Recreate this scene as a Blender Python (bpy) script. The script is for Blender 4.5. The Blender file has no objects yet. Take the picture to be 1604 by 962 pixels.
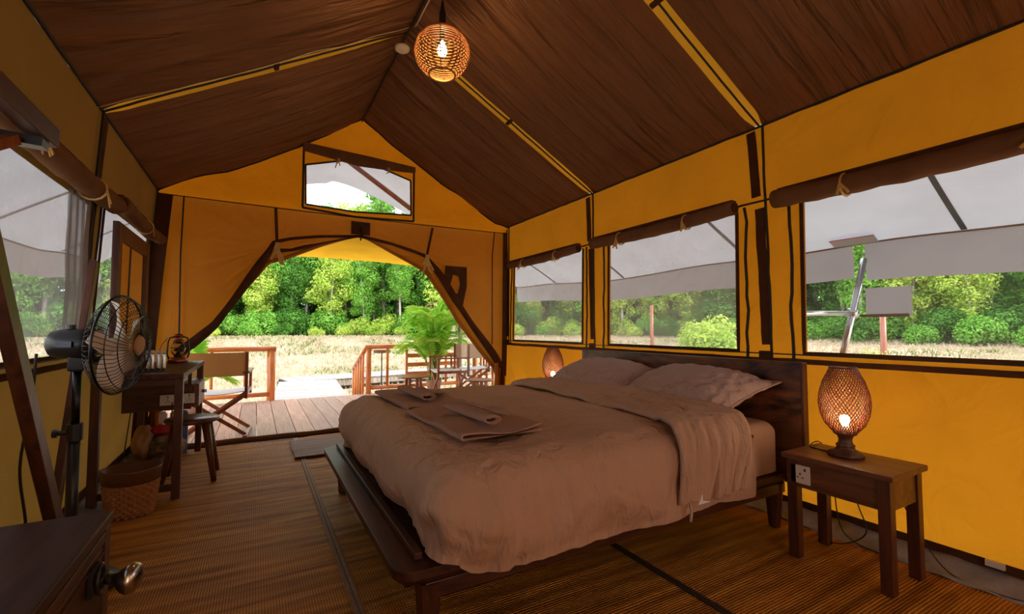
import bpy, bmesh, math, random
from mathutils import Vector, Matrix, noise
from math import sin, cos, pi, radians as R, sqrt
random.seed(7)
S = bpy.context.scene
C = S.collection

# ---------------------------------------------------------------- camera, sky, sun, exposure
cd = bpy.data.cameras.new('camera'); cam = bpy.data.objects.new('camera', cd); C.objects.link(cam)
cam.location = (0, 0, 1.1); cam.rotation_euler = (R(90 + 2.73), 0, R(-29.37))
cd.sensor_width = 36; cd.lens = 713 / 1604 * 36; cd.clip_start = .02; cd.clip_end = 400
S.camera = cam
W = bpy.data.worlds.new('sky'); S.world = W; W.use_nodes = True
wn = W.node_tree.nodes; wl = W.node_tree.links; wn.clear()
wo = wn.new('ShaderNodeOutputWorld'); wb = wn.new('ShaderNodeBackground')
tc = wn.new('ShaderNodeTexCoord'); nz = wn.new('ShaderNodeTexNoise'); nz.inputs['Scale'].default_value = 2.5
nz.inputs['Detail'].default_value = 6
cr = wn.new('ShaderNodeValToRGB'); cr.color_ramp.elements[0].position = .35; cr.color_ramp.elements[1].position = .65
cr.color_ramp.elements[0].color = (.78, .88, 1, 1); cr.color_ramp.elements[1].color = (1, 1, 1, 1)
wl.new(tc.outputs['Generated'], nz.inputs['Vector']); wl.new(nz.outputs['Fac'], cr.inputs['Fac'])
wl.new(cr.outputs['Color'], wb.inputs['Color']); wl.new(wb.outputs[0], wo.inputs[0])
wb.inputs['Strength'].default_value = 2.4
sd = bpy.data.lights.new('sun', 'SUN'); sd.energy = 2.2; sd.angle = R(6); sd.color = (1, .95, .86)
sun = bpy.data.objects.new('sun', sd); C.objects.link(sun)
sun.rotation_euler = Vector((-.50, .62, -.75)).to_track_quat('-Z', 'Y').to_euler()
S.view_settings.view_transform = 'Standard'; S.view_settings.look = 'None'
S.view_settings.gamma = 1; S.view_settings.use_curve_mapping = False
S.view_settings.exposure = .72
S.cycles.max_bounces = 12; S.cycles.diffuse_bounces = 5; S.cycles.transmission_bounces = 8
S.cycles.transparent_max_bounces = 24

# ---------------------------------------------------------------- helpers
def n3(x, y, z=0.0): return noise.noise(Vector((x, y, z)))

class MB:
    def __init__(s): s.v = []; s.f = []
    def add(s, vs, fs):
        b = len(s.v); s.v += [tuple(p) for p in vs]; s.f += [tuple(b + i for i in f) for f in fs]; return s
    def box(s, c, d, rot=None):
        hx, hy, hz = d[0]/2, d[1]/2, d[2]/2
        P = [Vector((sx*hx, sy*hy, sz*hz)) for sx in (-1, 1) for sy in (-1, 1) for sz in (-1, 1)]
        if rot is not None:
            m = rot if isinstance(rot, Matrix) else Matrix.Rotation(rot, 3, 'Z')
            P = [m @ p for p in P]
        return s.add([p + Vector(c) for p in P], [(0,1,3,2),(4,6,7,5),(0,4,5,1),(2,3,7,6),(0,2,6,4),(1,5,7,3)])
    def bb(s, x0, x1, y0, y1, z0, z1): return s.box(((x0+x1)/2,(y0+y1)/2,(z0+z1)/2),(abs(x1-x0),abs(y1-y0),abs(z1-z0)))
    def bar(s, a, b, w, h=None, up=(0,0,1), taper=1):
        a, b = Vector(a), Vector(b); h = h or w; d = (b-a).normalized(); u = Vector(up)
        if abs(d.dot(u)) > .98: u = Vector((0,1,0))
        r = d.cross(u).normalized(); u = r.cross(d)
        P = []
        for p, k in ((a,1),(b,taper)):
            for sx, sy in ((-1,-1),(1,-1),(1,1),(-1,1)): P.append(p + r*sx*w/2*k + u*sy*h/2*k)
        return s.add(P, [(3,2,1,0),(4,5,6,7),(0,1,5,4),(1,2,6,5),(2,3,7,6),(3,0,4,7)])
    def tube(s, pts, rad, n=8, cap=True, closed=False, flat=1.0):
        pts = [Vector(p) for p in pts]; m = len(pts)
        rr = rad if isinstance(rad, (list, tuple)) else [rad]*m
        vs = []; prev = None
        for i, p in enumerate(pts):
            if closed: d = (pts[(i+1) % m] - pts[i-1]).normalized()
            else: d = (pts[min(i+1, m-1)] - pts[max(i-1, 0)]).normalized()
            if prev is None:
                u = Vector((0,0,1)) if abs(d.z) < .9 else Vector((1,0,0))
                r = d.cross(u).normalized()
            else: r = (prev - d*prev.dot(d)).normalized()
            u = r.cross(d).normalized(); prev = r
            for k in range(n):
                a = 2*pi*k/n; vs.append(p + r*cos(a)*rr[i] + u*sin(a)*rr[i]*flat)
        fs = []
        for i in range(m if closed else m-1):
            j = (i+1) % m
            for k in range(n): fs.append((i*n+k, i*n+(k+1) % n, j*n+(k+1) % n, j*n+k))
        if cap and not closed: fs += [tuple(range(n-1,-1,-1)), tuple((m-1)*n+k for k in range(n))]
        return s.add(vs, fs)
    def cyl(s, a, b, r, n=16, r2=None): return s.tube([a, b], [r, r2 if r2 is not None else r], n)
    def lathe(s, prof, n=32, c=(0,0,0), M=None, cap=True):
        vs = []
        for r, z in prof:
            for k in range(n):
                a = 2*pi*k/n; p = Vector((r*cos(a), r*sin(a), z))
                if M is not None: p = M @ p
                vs.append(p + Vector(c))
        m = len(prof); fs = []
        for i in range(m-1):
            for k in range(n): fs.append((i*n+k, i*n+(k+1) % n, (i+1)*n+(k+1) % n, (i+1)*n+k))
        if cap:
            if prof[0][0] > 1e-5: fs.append(tuple(range(n-1,-1,-1)))
            if prof[-1][0] > 1e-5: fs.append(tuple((m-1)*n+k for k in range(n)))
        return s.add(vs, fs)
    def grid(s, fn, nu, nv, closed_u=False, skip=None):
        vs = [fn(i/nu, j/nv) for i in range(nu+1 if not closed_u else nu) for j in range(nv+1)]
        fs = []
        for i in range(nu):
            i2 = (i+1) % nu if closed_u else i+1
            for j in range(nv):
                if skip and skip((i+.5)/nu, (j+.5)/nv): continue
                fs.append((i*(nv+1)+j, i2*(nv+1)+j, i2*(nv+1)+j+1, i*(nv+1)+j+1))
        return s.add(vs, fs)
    def extr(s, poly, a, b, fn):   # poly: list of 2d points; fn(p,q,t)->3d for t=a,b
        n = len(poly); vs = [fn(p[0], p[1], a) for p in poly] + [fn(p[0], p[1], b) for p in poly]
        return s.add(vs, [tuple(range(n-1,-1,-1)), tuple(range(n, 2*n))] + [(i,(i+1) % n, n+(i+1) % n, n+i) for i in range(n)])

def wloc(o):
    v = Vector((0,0,0))
    while o: v += o.location; o = o.parent
    return v

def obj(name, mb, m, parent=None, smooth=False, bev=0, solid=0, world=True, sub=0, kind=None):
    me = bpy.data.meshes.new(name)
    off = wloc(parent) if (parent and world) else Vector((0,0,0))
    me.from_pydata([(p[0]-off.x, p[1]-off.y, p[2]-off.z) for p in mb.v], [], mb.f)
    bm = bmesh.new(); bm.from_mesh(me); bmesh.ops.recalc_face_normals(bm, faces=bm.faces); bm.to_mesh(me); bm.free()
    if m: me.materials.append(m)
    if smooth: me.polygons.foreach_set('use_smooth', [True]*len(me.polygons))
    o = bpy.data.objects.new(name, me); C.objects.link(o)
    if parent: o.parent = parent
    if sub:
        q = o.modifiers.new('sub', 'SUBSURF'); q.levels = sub; q.render_levels = sub
    if solid:
        q = o.modifiers.new('sol', 'SOLIDIFY'); q.thickness = solid; q.offset = 0
    if bev:
        q = o.modifiers.new('bev', 'BEVEL'); q.width = bev; q.segments = 2; q.limit_method = 'ANGLE'; q.angle_limit = R(40)
    if kind: o['kind'] = kind
    return o

def tag(o, label, cat, group=None, kind=None):
    o['label'] = label; o['category'] = cat
    if group: o['group'] = group
    if kind: o['kind'] = kind
    return o
def thing(name, label, cat, loc=(0,0,0), rz=0, group=None, kind=None):
    o = bpy.data.objects.new(name, None); C.objects.link(o); o.empty_display_size = .1
    o.location = loc; o.rotation_euler = (0,0,rz)
    return tag(o, label, cat, group, kind)
def dup(r, loc=None, rz=None, label=None, group=None, scale=None):
    def cp(o, par):
        c = o.copy(); C.objects.link(c); c.parent = par
        for ch in list(o.children): cp(ch, c)
        return c
    c = cp(r, None)
    if loc is not None: c.location = loc
    if rz is not None: c.rotation_euler = (0,0,rz)
    if label: c['label'] = label
    if group: c['group'] = group
    if scale: c.scale = (scale,)*3
    return c
def struct(name, mb, m, **k): return obj(name, mb, m, kind='structure', **k)

# ---------------------------------------------------------------- materials
def newmat(name):
    m = bpy.data.materials.new(name); m.use_nodes = True
    n = m.node_tree.nodes; n.clear(); o = n.new('ShaderNodeOutputMaterial')
    return m, n, m.node_tree.links, o
def coord(n, l, scale=(1,1,1), kind='Object'):
    t = n.new('ShaderNodeTexCoord'); mp = n.new('ShaderNodeMapping'); mp.inputs['Scale'].default_value = scale
    l.new(t.outputs[kind], mp.inputs['Vector']); return mp.outputs['Vector']
def noisecol(n, l, vec, c1, c2, scale=5, detail=6, dist=0, lo=.35, hi=.65):
    z = n.new('ShaderNodeTexNoise'); z.inputs['Scale'].default_value = scale; z.inputs['Detail'].default_value = detail
    z.inputs['Distortion'].default_value = dist; l.new(vec, z.inputs['Vector'])
    r = n.new('ShaderNodeValToRGB'); r.color_ramp.elements[0].position = lo; r.color_ramp.elements[1].position = hi
    r.color_ramp.elements[0].color = (*c1, 1); r.color_ramp.elements[1].color = (*c2, 1)
    l.new(z.outputs['Fac'], r.inputs['Fac']); return r.outputs['Color'], z.outputs['Fac']
def bump(n, l, h, strength, dist=.01, prev=None):
    b = n.new('ShaderNodeBump'); b.inputs['Strength'].default_value = strength; b.inputs['Distance'].default_value = dist
    l.new(h, b.inputs['Height'])
    if prev is not None: l.new(prev, b.inputs['Normal'])
    return b.outputs['Normal']
def pbr(name, c1, c2=None, scale=8, rough=.5, metal=0, bumps=.2, bd=.003, vs=(1,1,1), spec=.5, detail=6, dist=0):
    m, n, l, o = newmat(name); p = n.new('ShaderNodeBsdfPrincipled')
    v = coord(n, l, vs); c, f = noisecol(n, l, v, c1, c2 or c1, scale, detail, dist)
    l.new(c, p.inputs['Base Color']); p.inputs['Roughness'].default_value = rough; p.inputs['Metallic'].default_value = metal
    p.inputs['Specular IOR Level'].default_value = spec
    if bumps: l.new(bump(n, l, f, bumps, bd), p.inputs['Normal'])
    l.new(p.outputs[0], o.inputs[0]); return m
def wood(name, c1, c2, axis=0, rough=.4, sc=6, dist=1.2, spec=.5, stretch=9):
    vs = [stretch]*3; vs[axis] = 1
    return pbr(name, c1, c2, sc/3, rough, 0, .25, .002, tuple(vs), spec, 8, dist)
def canvas(name, c1, c2, tr=.5, tcol=None, scale=1.5, crease=.35, weave=True, gather=0):
    m, n, l, o = newmat(name)
    v = coord(n, l); c, f = noisecol(n, l, v, c1, c2, scale, 5, .6)
    d = n.new('ShaderNodeBsdfDiffuse'); t = n.new('ShaderNodeBsdfTranslucent'); x = n.new('ShaderNodeMixShader')
    l.new(c, d.inputs['Color'])
    if tcol:
        c2_, f2 = noisecol(n, l, v, tcol, tuple(q*.86 for q in tcol), scale*1.3, 5, .6); l.new(c2_, t.inputs['Color'])
    else: l.new(c, t.inputs['Color'])
    x.inputs[0].default_value = tr; l.new(d.outputs[0], x.inputs[1]); l.new(t.outputs[0], x.inputs[2])
    z = n.new('ShaderNodeTexNoise'); z.inputs['Scale'].default_value = 3.5; z.inputs['Detail'].default_value = 5; z.inputs['Distortion'].default_value = 1.5
    l.new(v, z.inputs['Vector']); b = bump(n, l, z.outputs['Fac'], crease, .03)
    if gather:
        for sc, st in (((.35, 5, .35), .8), ((.7, 13, .7), .5)):
            vg = coord(n, l, sc); zg = n.new('ShaderNodeTexNoise'); zg.inputs['Scale'].default_value = 1.3; zg.inputs['Detail'].default_value = 4; zg.inputs['Distortion'].default_value = .35
            l.new(vg, zg.inputs['Vector']); b = bump(n, l, zg.outputs['Fac'], st*gather, .25/(sc[1]/5), b)
    if weave:
        z2 = n.new('ShaderNodeTexNoise'); z2.inputs['Scale'].default_value = 160; l.new(v, z2.inputs['Vector'])
        b = bump(n, l, z2.outputs['Fac'], .15, .002, b)
    l.new(b, d.inputs['Normal']); l.new(b, t.inputs['Normal'])
    if gather:
        gl = n.new('ShaderNodeBsdfGlossy'); gl.inputs['Roughness'].default_value = .48; gl.inputs['Color'].default_value = (.75,.52,.36,1); l.new(b, gl.inputs['Normal'])
        x2 = n.new('ShaderNodeMixShader'); x2.inputs[0].default_value = .09; l.new(x.outputs[0], x2.inputs[1]); l.new(gl.outputs[0], x2.inputs[2]); x = x2
    l.new(x.outputs[0], o.inputs[0]); return m
def screen(name, col, fac, tr=.4):
    m, n, l, o = newmat(name)
    a = n.new('ShaderNodeBsdfTransparent'); d = n.new('ShaderNodeBsdfDiffuse'); t = n.new('ShaderNodeBsdfTranslucent')
    x = n.new('ShaderNodeMixShader'); y = n.new('ShaderNodeMixShader')
    d.inputs['Color'].default_value = (*col, 1); t.inputs['Color'].default_value = (*col, 1)
    x.inputs[0].default_value = tr; l.new(d.outputs[0], x.inputs[1]); l.new(t.outputs[0], x.inputs[2])
    v = coord(n, l, (1,1,1)); c, f = noisecol(n, l, v, (fac*.85,)*3, (fac*1.1,)*3, 4, 4)
    l.new(c, y.inputs[0]); l.new(a.outputs[0], y.inputs[1]); l.new(x.outputs[0], y.inputs[2]); l.new(y.outputs[0], o.inputs[0]); return m
def emit(name, col, s):
    m, n, l, o = newmat(name); e = n.new('ShaderNodeEmission'); e.inputs[0].default_value = (*col, 1); e.inputs[1].default_value = s
    l.new(e.outputs[0], o.inputs[0]); return m
def leafmat(name, c1, c2, tr=.35, scale=.6):
    m, n, l, o = newmat(name); v = coord(n, l); c, f = noisecol(n, l, v, c1, c2, scale, 3, 0, .4, .6)
    d = n.new('ShaderNodeBsdfDiffuse'); t = n.new('ShaderNodeBsdfTranslucent'); x = n.new('ShaderNodeMixShader')
    l.new(c, d.inputs['Color']); l.new(c, t.inputs['Color']); x.inputs[0].default_value = tr
    l.new(d.outputs[0], x.inputs[1]); l.new(t.outputs[0], x.inputs[2]); l.new(x.outputs[0], o.inputs[0]); return m

M = {}
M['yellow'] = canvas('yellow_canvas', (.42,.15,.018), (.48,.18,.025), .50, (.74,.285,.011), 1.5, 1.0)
M['yellow_shaded'] = canvas('yellow_canvas_shaded', (.22,.12,.034), (.27,.145,.04), .09, (.55,.28,.05), 1.5, .9)  # right wall's canvas again, weaker daylight on this side put into the colour
M['gable'] = canvas('gable_canvas', (.46,.16,.02), (.52,.18,.025), .58, (.92,.33,.008), 1.5, .8)  # more orange than the side canvas, tint of the light put into the colour
M['doorcanvas'] = canvas('door_canvas', (.46,.20,.045), (.52,.23,.055), .30, (.74,.27,.015), 1.5, .8)
M['roof'] = canvas('roof_canvas', (.165,.074,.033), (.195,.088,.040), .05, None, 1.2, .3, True, 1.0)
M['seam'] = canvas('seam_canvas', (.62,.24,.03), (.70,.28,.035), .75, (.95,.38,.02))
M['awning'] = canvas('awning_canvas', (.70,.34,.03), (.75,.38,.04), .75, (.95,.50,.03), 2, .2)
M['fly'] = canvas('flysheet', (.38,.39,.43), (.43,.435,.47), .13, (.74,.76,.83), 1.5, .2)
M['valance'] = canvas('valance', (.33,.315,.335), (.37,.355,.37), .10, (.6,.58,.6), 1.5, .2)
M['brown'] = canvas('brown_strap', (.075,.032,.018), (.10,.045,.024), .05, None, 6, .3)
M['flap'] = canvas('rolled_flap', (.17,.085,.045), (.22,.11,.06), .1, None, 5, .4)
M['black'] = pbr('black_piping', (.012,.009,.008), (.02,.014,.011), 20, .6)
M['tape'] = pbr('tie_tape', (.55,.34,.10), (.65,.42,.15), 30, .8)
M['mesh'] = screen('insect_mesh', (.62,.58,.60), .36)
M['mesh_clear'] = screen('clear_window', (.6,.6,.62), .10)
M['mesh_grey'] = screen('grey_mesh', (.22,.19,.18), .75)
def fabric(name, c1, c2, amt=.5, sc=3.2):
    m, n, l, o = newmat(name); p = n.new('ShaderNodeBsdfPrincipled'); v = coord(n, l); c, f = noisecol(n, l, v, c1, c2, 3)
    l.new(c, p.inputs['Base Color']); p.inputs['Roughness'].default_value = .72; p.inputs['Specular IOR Level'].default_value = .25; b = None
    for s_, d_, ds in ((sc, .03, 1.8), (sc*2.7, .014, 1.2), (sc*7, .004, .6)):
        z = n.new('ShaderNodeTexNoise'); z.inputs['Scale'].default_value = s_; z.inputs['Detail'].default_value = 3; z.inputs['Distortion'].default_value = ds
        l.new(v, z.inputs['Vector']); b = bump(n, l, z.outputs['Fac'], amt, d_, b)
    if amt > .5:
        vg = coord(n, l, (11, 11, 1.6)); z = n.new('ShaderNodeTexNoise'); z.inputs['Scale'].default_value = 1.1; z.inputs['Detail'].default_value = 3; z.inputs['Distortion'].default_value = .8
        l.new(vg, z.inputs['Vector']); b = bump(n, l, z.outputs['Fac'], .75, .04, b)
    l.new(b, p.inputs['Normal']); l.new(p.outputs[0], o.inputs[0]); return m
M['linen'] = fabric('linen', (.50,.31,.205), (.53,.335,.225), .7)
M['linen_sheet'] = fabric('linen_sheet', (.40,.24,.16), (.43,.26,.175), .3)
M['towel'] = pbr('towel', (.38,.235,.175), (.43,.27,.205), 120, .95, 0, .6, .003, spec=.1)
M['pillow'] = fabric('pillow_cotton', (.48,.34,.29), (.51,.365,.315), .6, 4.5)
M['rose'] = wood('dark_wood_x', (.035,.010,.006), (.10,.032,.014), 0, .35)
M['rosey'] = wood('dark_wood_y', (.032,.010,.006), (.09,.028,.013), 1, .45, spec=.3)
M['rosez'] = wood('dark_wood_z', (.04,.011,.006), (.11,.034,.015), 2, .4)
M['head'] = wood('headboard_wood', (.022,.008,.005), (.22,.075,.028), 1, .4, 4, 3.6, .5, 3.2)
M['night'] = wood('nightstand_wood', (.085,.03,.012), (.19,.075,.03), 1, .38)
M['deckwood'] = None
M['rail'] = wood('rail_wood', (.50,.13,.03), (.78,.28,.07), 0, .3, 8)
M['railz'] = wood('rail_wood_z', (.50,.13,.03), (.78,.28,.07), 2, .3, 8)
M['chairwood'] = wood('chair_wood', (.20,.05,.02), (.34,.10,.04), 2, .3, 8)
M['stoolwood'] = wood('stool_wood', (.05,.014,.008), (.13,.042,.02), 2, .32)
M['metal'] = pbr('steel', (.55,.55,.57), (.62,.62,.64), 12, .22, 1, .05)
M['gun'] = pbr('gunmetal', (.03,.03,.035), (.05,.05,.055), 10, .35, 1, .1)
M['blackmetal'] = pbr('black_metal', (.012,.011,.012), (.02,.018,.018), 10, .35, 0, .1)
M['rattan'] = pbr('rattan', (.30,.12,.035), (.42,.19,.06), 60, .5, 0, .3)
M['rattan_dark'] = pbr('rattan_dark', (.10,.035,.015), (.14,.05,.02), 60, .5, 0, .3)
M['bamboo'] = pbr('bamboo_red', (.16,.036,.012), (.22,.06,.018), 60, .45, 0, .3)
M['lampbase'] = wood('lamp_wood', (.07,.028,.014), (.13,.055,.028), 2, .35)
M['bulb'] = emit('bulb', (1, .62, .28), 45)
M['bulb_white'] = emit('bulb_white', (1, .72, .45), 60)
M['white'] = pbr('white_plastic', (.7,.66,.58), (.74,.7,.62), 10, .4, 0, .05)
M['ivory'] = pbr('fan_blade', (.62,.50,.36), (.66,.54,.40), 10, .35, 0, .05)
M['paper'] = pbr('paper', (.8,.8,.85), (.86,.86,.9), 10, .7, 0, .1)
M['mirror'] = pbr('mirror_glass', (.8,.8,.8), None, 1, .02, 1, 0)
M['ground_sheet'] = pbr('groundsheet', (.22,.22,.24), (.34,.34,.37), 12, .8, 0, .5, .02)
M['concrete_ext'] = pbr('boardwalk_wood', (.21,.185,.17), (.31,.28,.26), 6, .8, 0, .3, .004, (1,8,8))
M['copper'] = pbr('copper_paint', (.28,.07,.03), (.38,.11,.05), 20, .3, .6, .1)
M['red'] = pbr('red_cloth', (.55,.03,.05), (.65,.06,.08), 20, .9)
M['bagtan'] = pbr('tan_leather', (.36,.17,.07), (.42,.21,.09), 15, .6)
M['camo'] = pbr('camo_cloth', (.07,.06,.05), (.38,.30,.23), 22, .9, 0, .6, .01)
M['blue'] = pbr('blue_plastic', (.08,.16,.42), (.12,.22,.5), 15, .4)
M['yel'] = pbr('yellow_plastic', (.7,.6,.12), (.8,.7,.2), 15, .4)
M['pot'] = pbr('plant_pot', (.34,.18,.10), (.44,.25,.15), 15, .8)
M['trunk'] = pbr('bark', (.13,.10,.07), (.34,.28,.22), 6, .9, 0, .5, .02, (4,4,1))
M['trunkpale'] = pbr('pale_bark', (.35,.30,.25), (.58,.52,.46), 6, .9, 0, .5, .02, (4,4,1))
M['leaf1'] = leafmat('leaf_dark', (.08,.21,.035), (.15,.34,.06))
M['leaf2'] = leafmat('leaf_mid', (.16,.38,.05), (.28,.52,.10))
M['leaf3'] = leafmat('leaf_yellow', (.34,.52,.07), (.56,.66,.14))
M['leaf4'] = leafmat('leaf_pink', (.30,.24,.09), (.48,.34,.17))
M['palm'] = leafmat('palm_leaf', (.26,.58,.05), (.55,.82,.14), .45, 6)
M['palmstem'] = pbr('palm_stem', (.30,.36,.06), (.42,.42,.10), 15, .5)

def deckmat():
    m, n, l, o = newmat('deck_board'); p = n.new('ShaderNodeBsdfPrincipled')
    v = coord(n, l, (9,1,9)); c, f = noisecol(n, l, v, (.44,.22,.16), (.60,.33,.25), 2.5, 7, .8)
    v2 = coord(n, l); w = n.new('ShaderNodeTexWave'); w.bands_direction = 'X'; w.inputs['Scale'].default_value = 22
    w.inputs['Distortion'].default_value = 0; l.new(v2, w.inputs['Vector'])
    oi = n.new('ShaderNodeObjectInfo'); hs = n.new('ShaderNodeHueSaturation'); mr = n.new('ShaderNodeMapRange')
    mr.inputs[3].default_value = .75; mr.inputs[4].default_value = 1.25; l.new(oi.outputs['Random'], mr.inputs[0])
    l.new(mr.outputs[0], hs.inputs['Value']); l.new(c, hs.inputs['Color'])
    l.new(hs.outputs[0], p.inputs['Base Color']); p.inputs['Roughness'].default_value = .38
    l.new(bump(n, l, w.outputs['Color'], .8, .006), p.inputs['Normal']); l.new(p.outputs[0], o.inputs[0]); return m
M['deck'] = deckmat()
def matmat(name, c1, c2, sc):
    m, n, l, o = newmat(name); p = n.new('ShaderNodeBsdfPrincipled')
    v = coord(n, l); w = n.new('ShaderNodeTexWave'); w.bands_direction = 'Y'; w.inputs['Scale'].default_value = sc
    w.inputs['Distortion'].default_value = 1.2; w.inputs['Detail'].default_value = 2; w.inputs['Detail Scale'].default_value = .6
    l.new(v, w.inputs['Vector'])
    w2 = n.new('ShaderNodeTexWave'); w2.bands_direction = 'X'; w2.inputs['Scale'].default_value = 30
    w2.inputs['Distortion'].default_value = .6; l.new(v, w2.inputs['Vector'])
    v3 = coord(n, l, (.7, 9, 1)); c, f = noisecol(n, l, v3, c1, c2, 2.2, 6, .3)
    mx = n.new('ShaderNodeMix'); mx.data_type = 'RGBA'; mx.blend_type = 'MULTIPLY'; mx.inputs[0].default_value = .45
    l.new(c, mx.inputs[6]); l.new(w2.outputs['Color'], mx.inputs[7])
    l.new(mx.outputs[2], p.inputs['Base Color']); p.inputs['Roughness'].default_value = .55; p.inputs['Specular IOR Level'].default_value = .12
    b = bump(n, l, w.outputs['Color'], .8, .009); b = bump(n, l, w2.outputs['Color'], .5, .004, b)
    l.new(b, p.inputs['Normal']); l.new(p.outputs[0], o.inputs[0]); return m
M['mat'] = matmat('straw_mat', (.38,.14,.022), (.86,.39,.065), 26)
M['doormat'] = matmat('door_mat', (.30,.17,.12), (.42,.26,.19), 20)
M['floor'] = pbr('floor_base', (.05,.03,.02), (.08,.05,.035), 8, .8)

def grassmat():
    m, n, l, o = newmat('dry_field'); p = n.new('ShaderNodeBsdfPrincipled')
    v = coord(n, l); c, f = noisecol(n, l, v, (.37,.28,.185), (.47,.375,.265), .35, 8, 1)
    c2, f2 = noisecol(n, l, v, (0,0,0), (1,1,1), .12, 4, 1, .52, .66)
    g = n.new('ShaderNodeMix'); g.data_type = 'RGBA'; l.new(c2, g.inputs[0]); l.new(c, g.inputs[6]); g.inputs[7].default_value = (.17,.20,.07,1)
    mm = n.new('ShaderNodeMath'); mm.operation = 'MULTIPLY'; mm.inputs[1].default_value = .45; l.new(f2, mm.inputs[0])
    l.new(g.outputs[2], p.inputs['Base Color']); p.inputs['Roughness'].default_value = .95; p.inputs['Specular IOR Level'].default_value = .1
    z = n.new('ShaderNodeTexNoise'); z.inputs['Scale'].default_value = 9; z.inputs['Detail'].default_value = 8; l.new(v, z.inputs['Vector'])
    l.new(bump(n, l, z.outputs['Fac'], .6, .1), p.inputs['Normal']); l.new(p.outputs[0], o.inputs[0]); return m
M['field'] = grassmat()
M['drygrass'] = leafmat('dry_grass', (.46,.365,.245), (.56,.465,.335), .35, .5)
M['greengrass'] = leafmat('green_grass', (.13,.20,.05), (.20,.26,.08), .4, .5)

# ================================================================ THE TENT SHELL
XR, XL, YB, YR, XA, ZA = 2.84, -.84, 5.2, -1.9, .99, 3.46
ZE_R, ZE_L = 2.43, 2.38
POSTS = [5.16, 3.47, 1.76, .04, -1.68]
def xr(z): return 2.82 + .04*z/2.43
def xl(z): return -.93 + .11*z/2.38

# floor slab under the mats
struct('floor', MB().bb(-1.0, 2.95, YR-.1, 5.24, -.12, -.012), M['floor'])

def wall_side(name, xf, m, wins, zt, sgn):
    ys = sorted({YR, YB} | {a for w in wins for a in w[:2]}); zs = sorted({0.0, zt} | {a for w in wins for a in w[2:4]})
    def sub(v, st):
        o = []
        for a, b in zip(v, v[1:]):
            k = max(1, round((b-a)/st)); o += [a+(b-a)*i/k for i in range(k)]
        return o + [v[-1]]
    ys, zs = sub(ys, .05), sub(zs, .05)
    mb = MB(); vs = []; nz_ = len(zs)
    for y in ys:
        for z in zs:
            e = min(1, min(abs(y-p) for p in POSTS)/.35)
            zz = max(0, (z-1.93))/.5
            d = .006*n3(y*9, z*1.2, 3)*(.4+zz*1.6) + .010*n3(y*1.3, z*1.3, 7)
            if z < .9: d += .018*n3(y*2.2+z*1.7, z*3.2-y*1.1, 2)
            vs.append((xf(z) + d*e*(0 if z in (0,) else 1), y, z))
    fs = []
    for i in range(len(ys)-1):
        for j in range(nz_-1):
            yc, zc = (ys[i]+ys[i+1])/2, (zs[j]+zs[j+1])/2
            if any(w[0] < yc < w[1] and w[2] < zc < w[3] for w in wins): continue
            fs.append((i*nz_+j, (i+1)*nz_+j, (i+1)*nz_+j+1, i*nz_+j+1))
    mb.add(vs, fs); return struct(name, mb, m, smooth=True)
WR = [(3.60,4.97,.965,1.90), (1.93,3.20,.965,1.89), (.22,1.49,.965,1.86), (-1.5,-.12,.965,1.86)]
WL = [(3.66,4.98,.965,1.88), (1.95,3.40,.965,1.80), (.25,1.55,.965,1.82)]
wr = wall_side('wall_right', xr, M['yellow'], WR, ZE_R, 1)
wl_ = wall_side('wall_left', xl, M['yellow_shaded'], WL, ZE_L, -1)

def trim_line(par, xf, s, pts, w, m, name='trim', t=.006, wob=0):
    # pts: (y,z) path on a side wall, width w
    out = []
    for (y0,z0),(y1,z1) in zip(pts, pts[1:]):
        k = max(1, int(math.hypot(y1-y0, z1-z0)/.08))
        out += [(y0+(y1-y0)*i/k, z0+(z1-z0)*i/k) for i in range(k)]
    out.append(pts[-1]); mb = MB(); vs = []
    for i, (y, z) in enumerate(out):
        a = out[max(0,i-1)]; b = out[min(len(out)-1,i+1)]; dy, dz = b[0]-a[0], b[1]-a[1]; L = math.hypot(dy,dz) or 1
        ny, nz2 = -dz/L*w/2, dy/L*w/2; q = wob*n3(y*7, z*7, w*50)
        x0 = xf(z) - s*.012; x1 = x0 - s*t
        vs += [(x0,y+ny+q,z+nz2+q),(x1,y+ny+q,z+nz2+q),(x1,y-ny+q,z-nz2+q),(x0,y-ny+q,z-nz2+q)]
    fs = []
    for i in range(len(out)-1):
        for k in range(4): fs.append((i*4+k, i*4+(k+1)%4, (i+1)*4+(k+1)%4, (i+1)*4+k))
    fs += [(0,1,2,3), tuple(len(out)*4-4+k for k in (3,2,1,0))]
    mb.add(vs, fs); return obj(name, mb, m, par)
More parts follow.
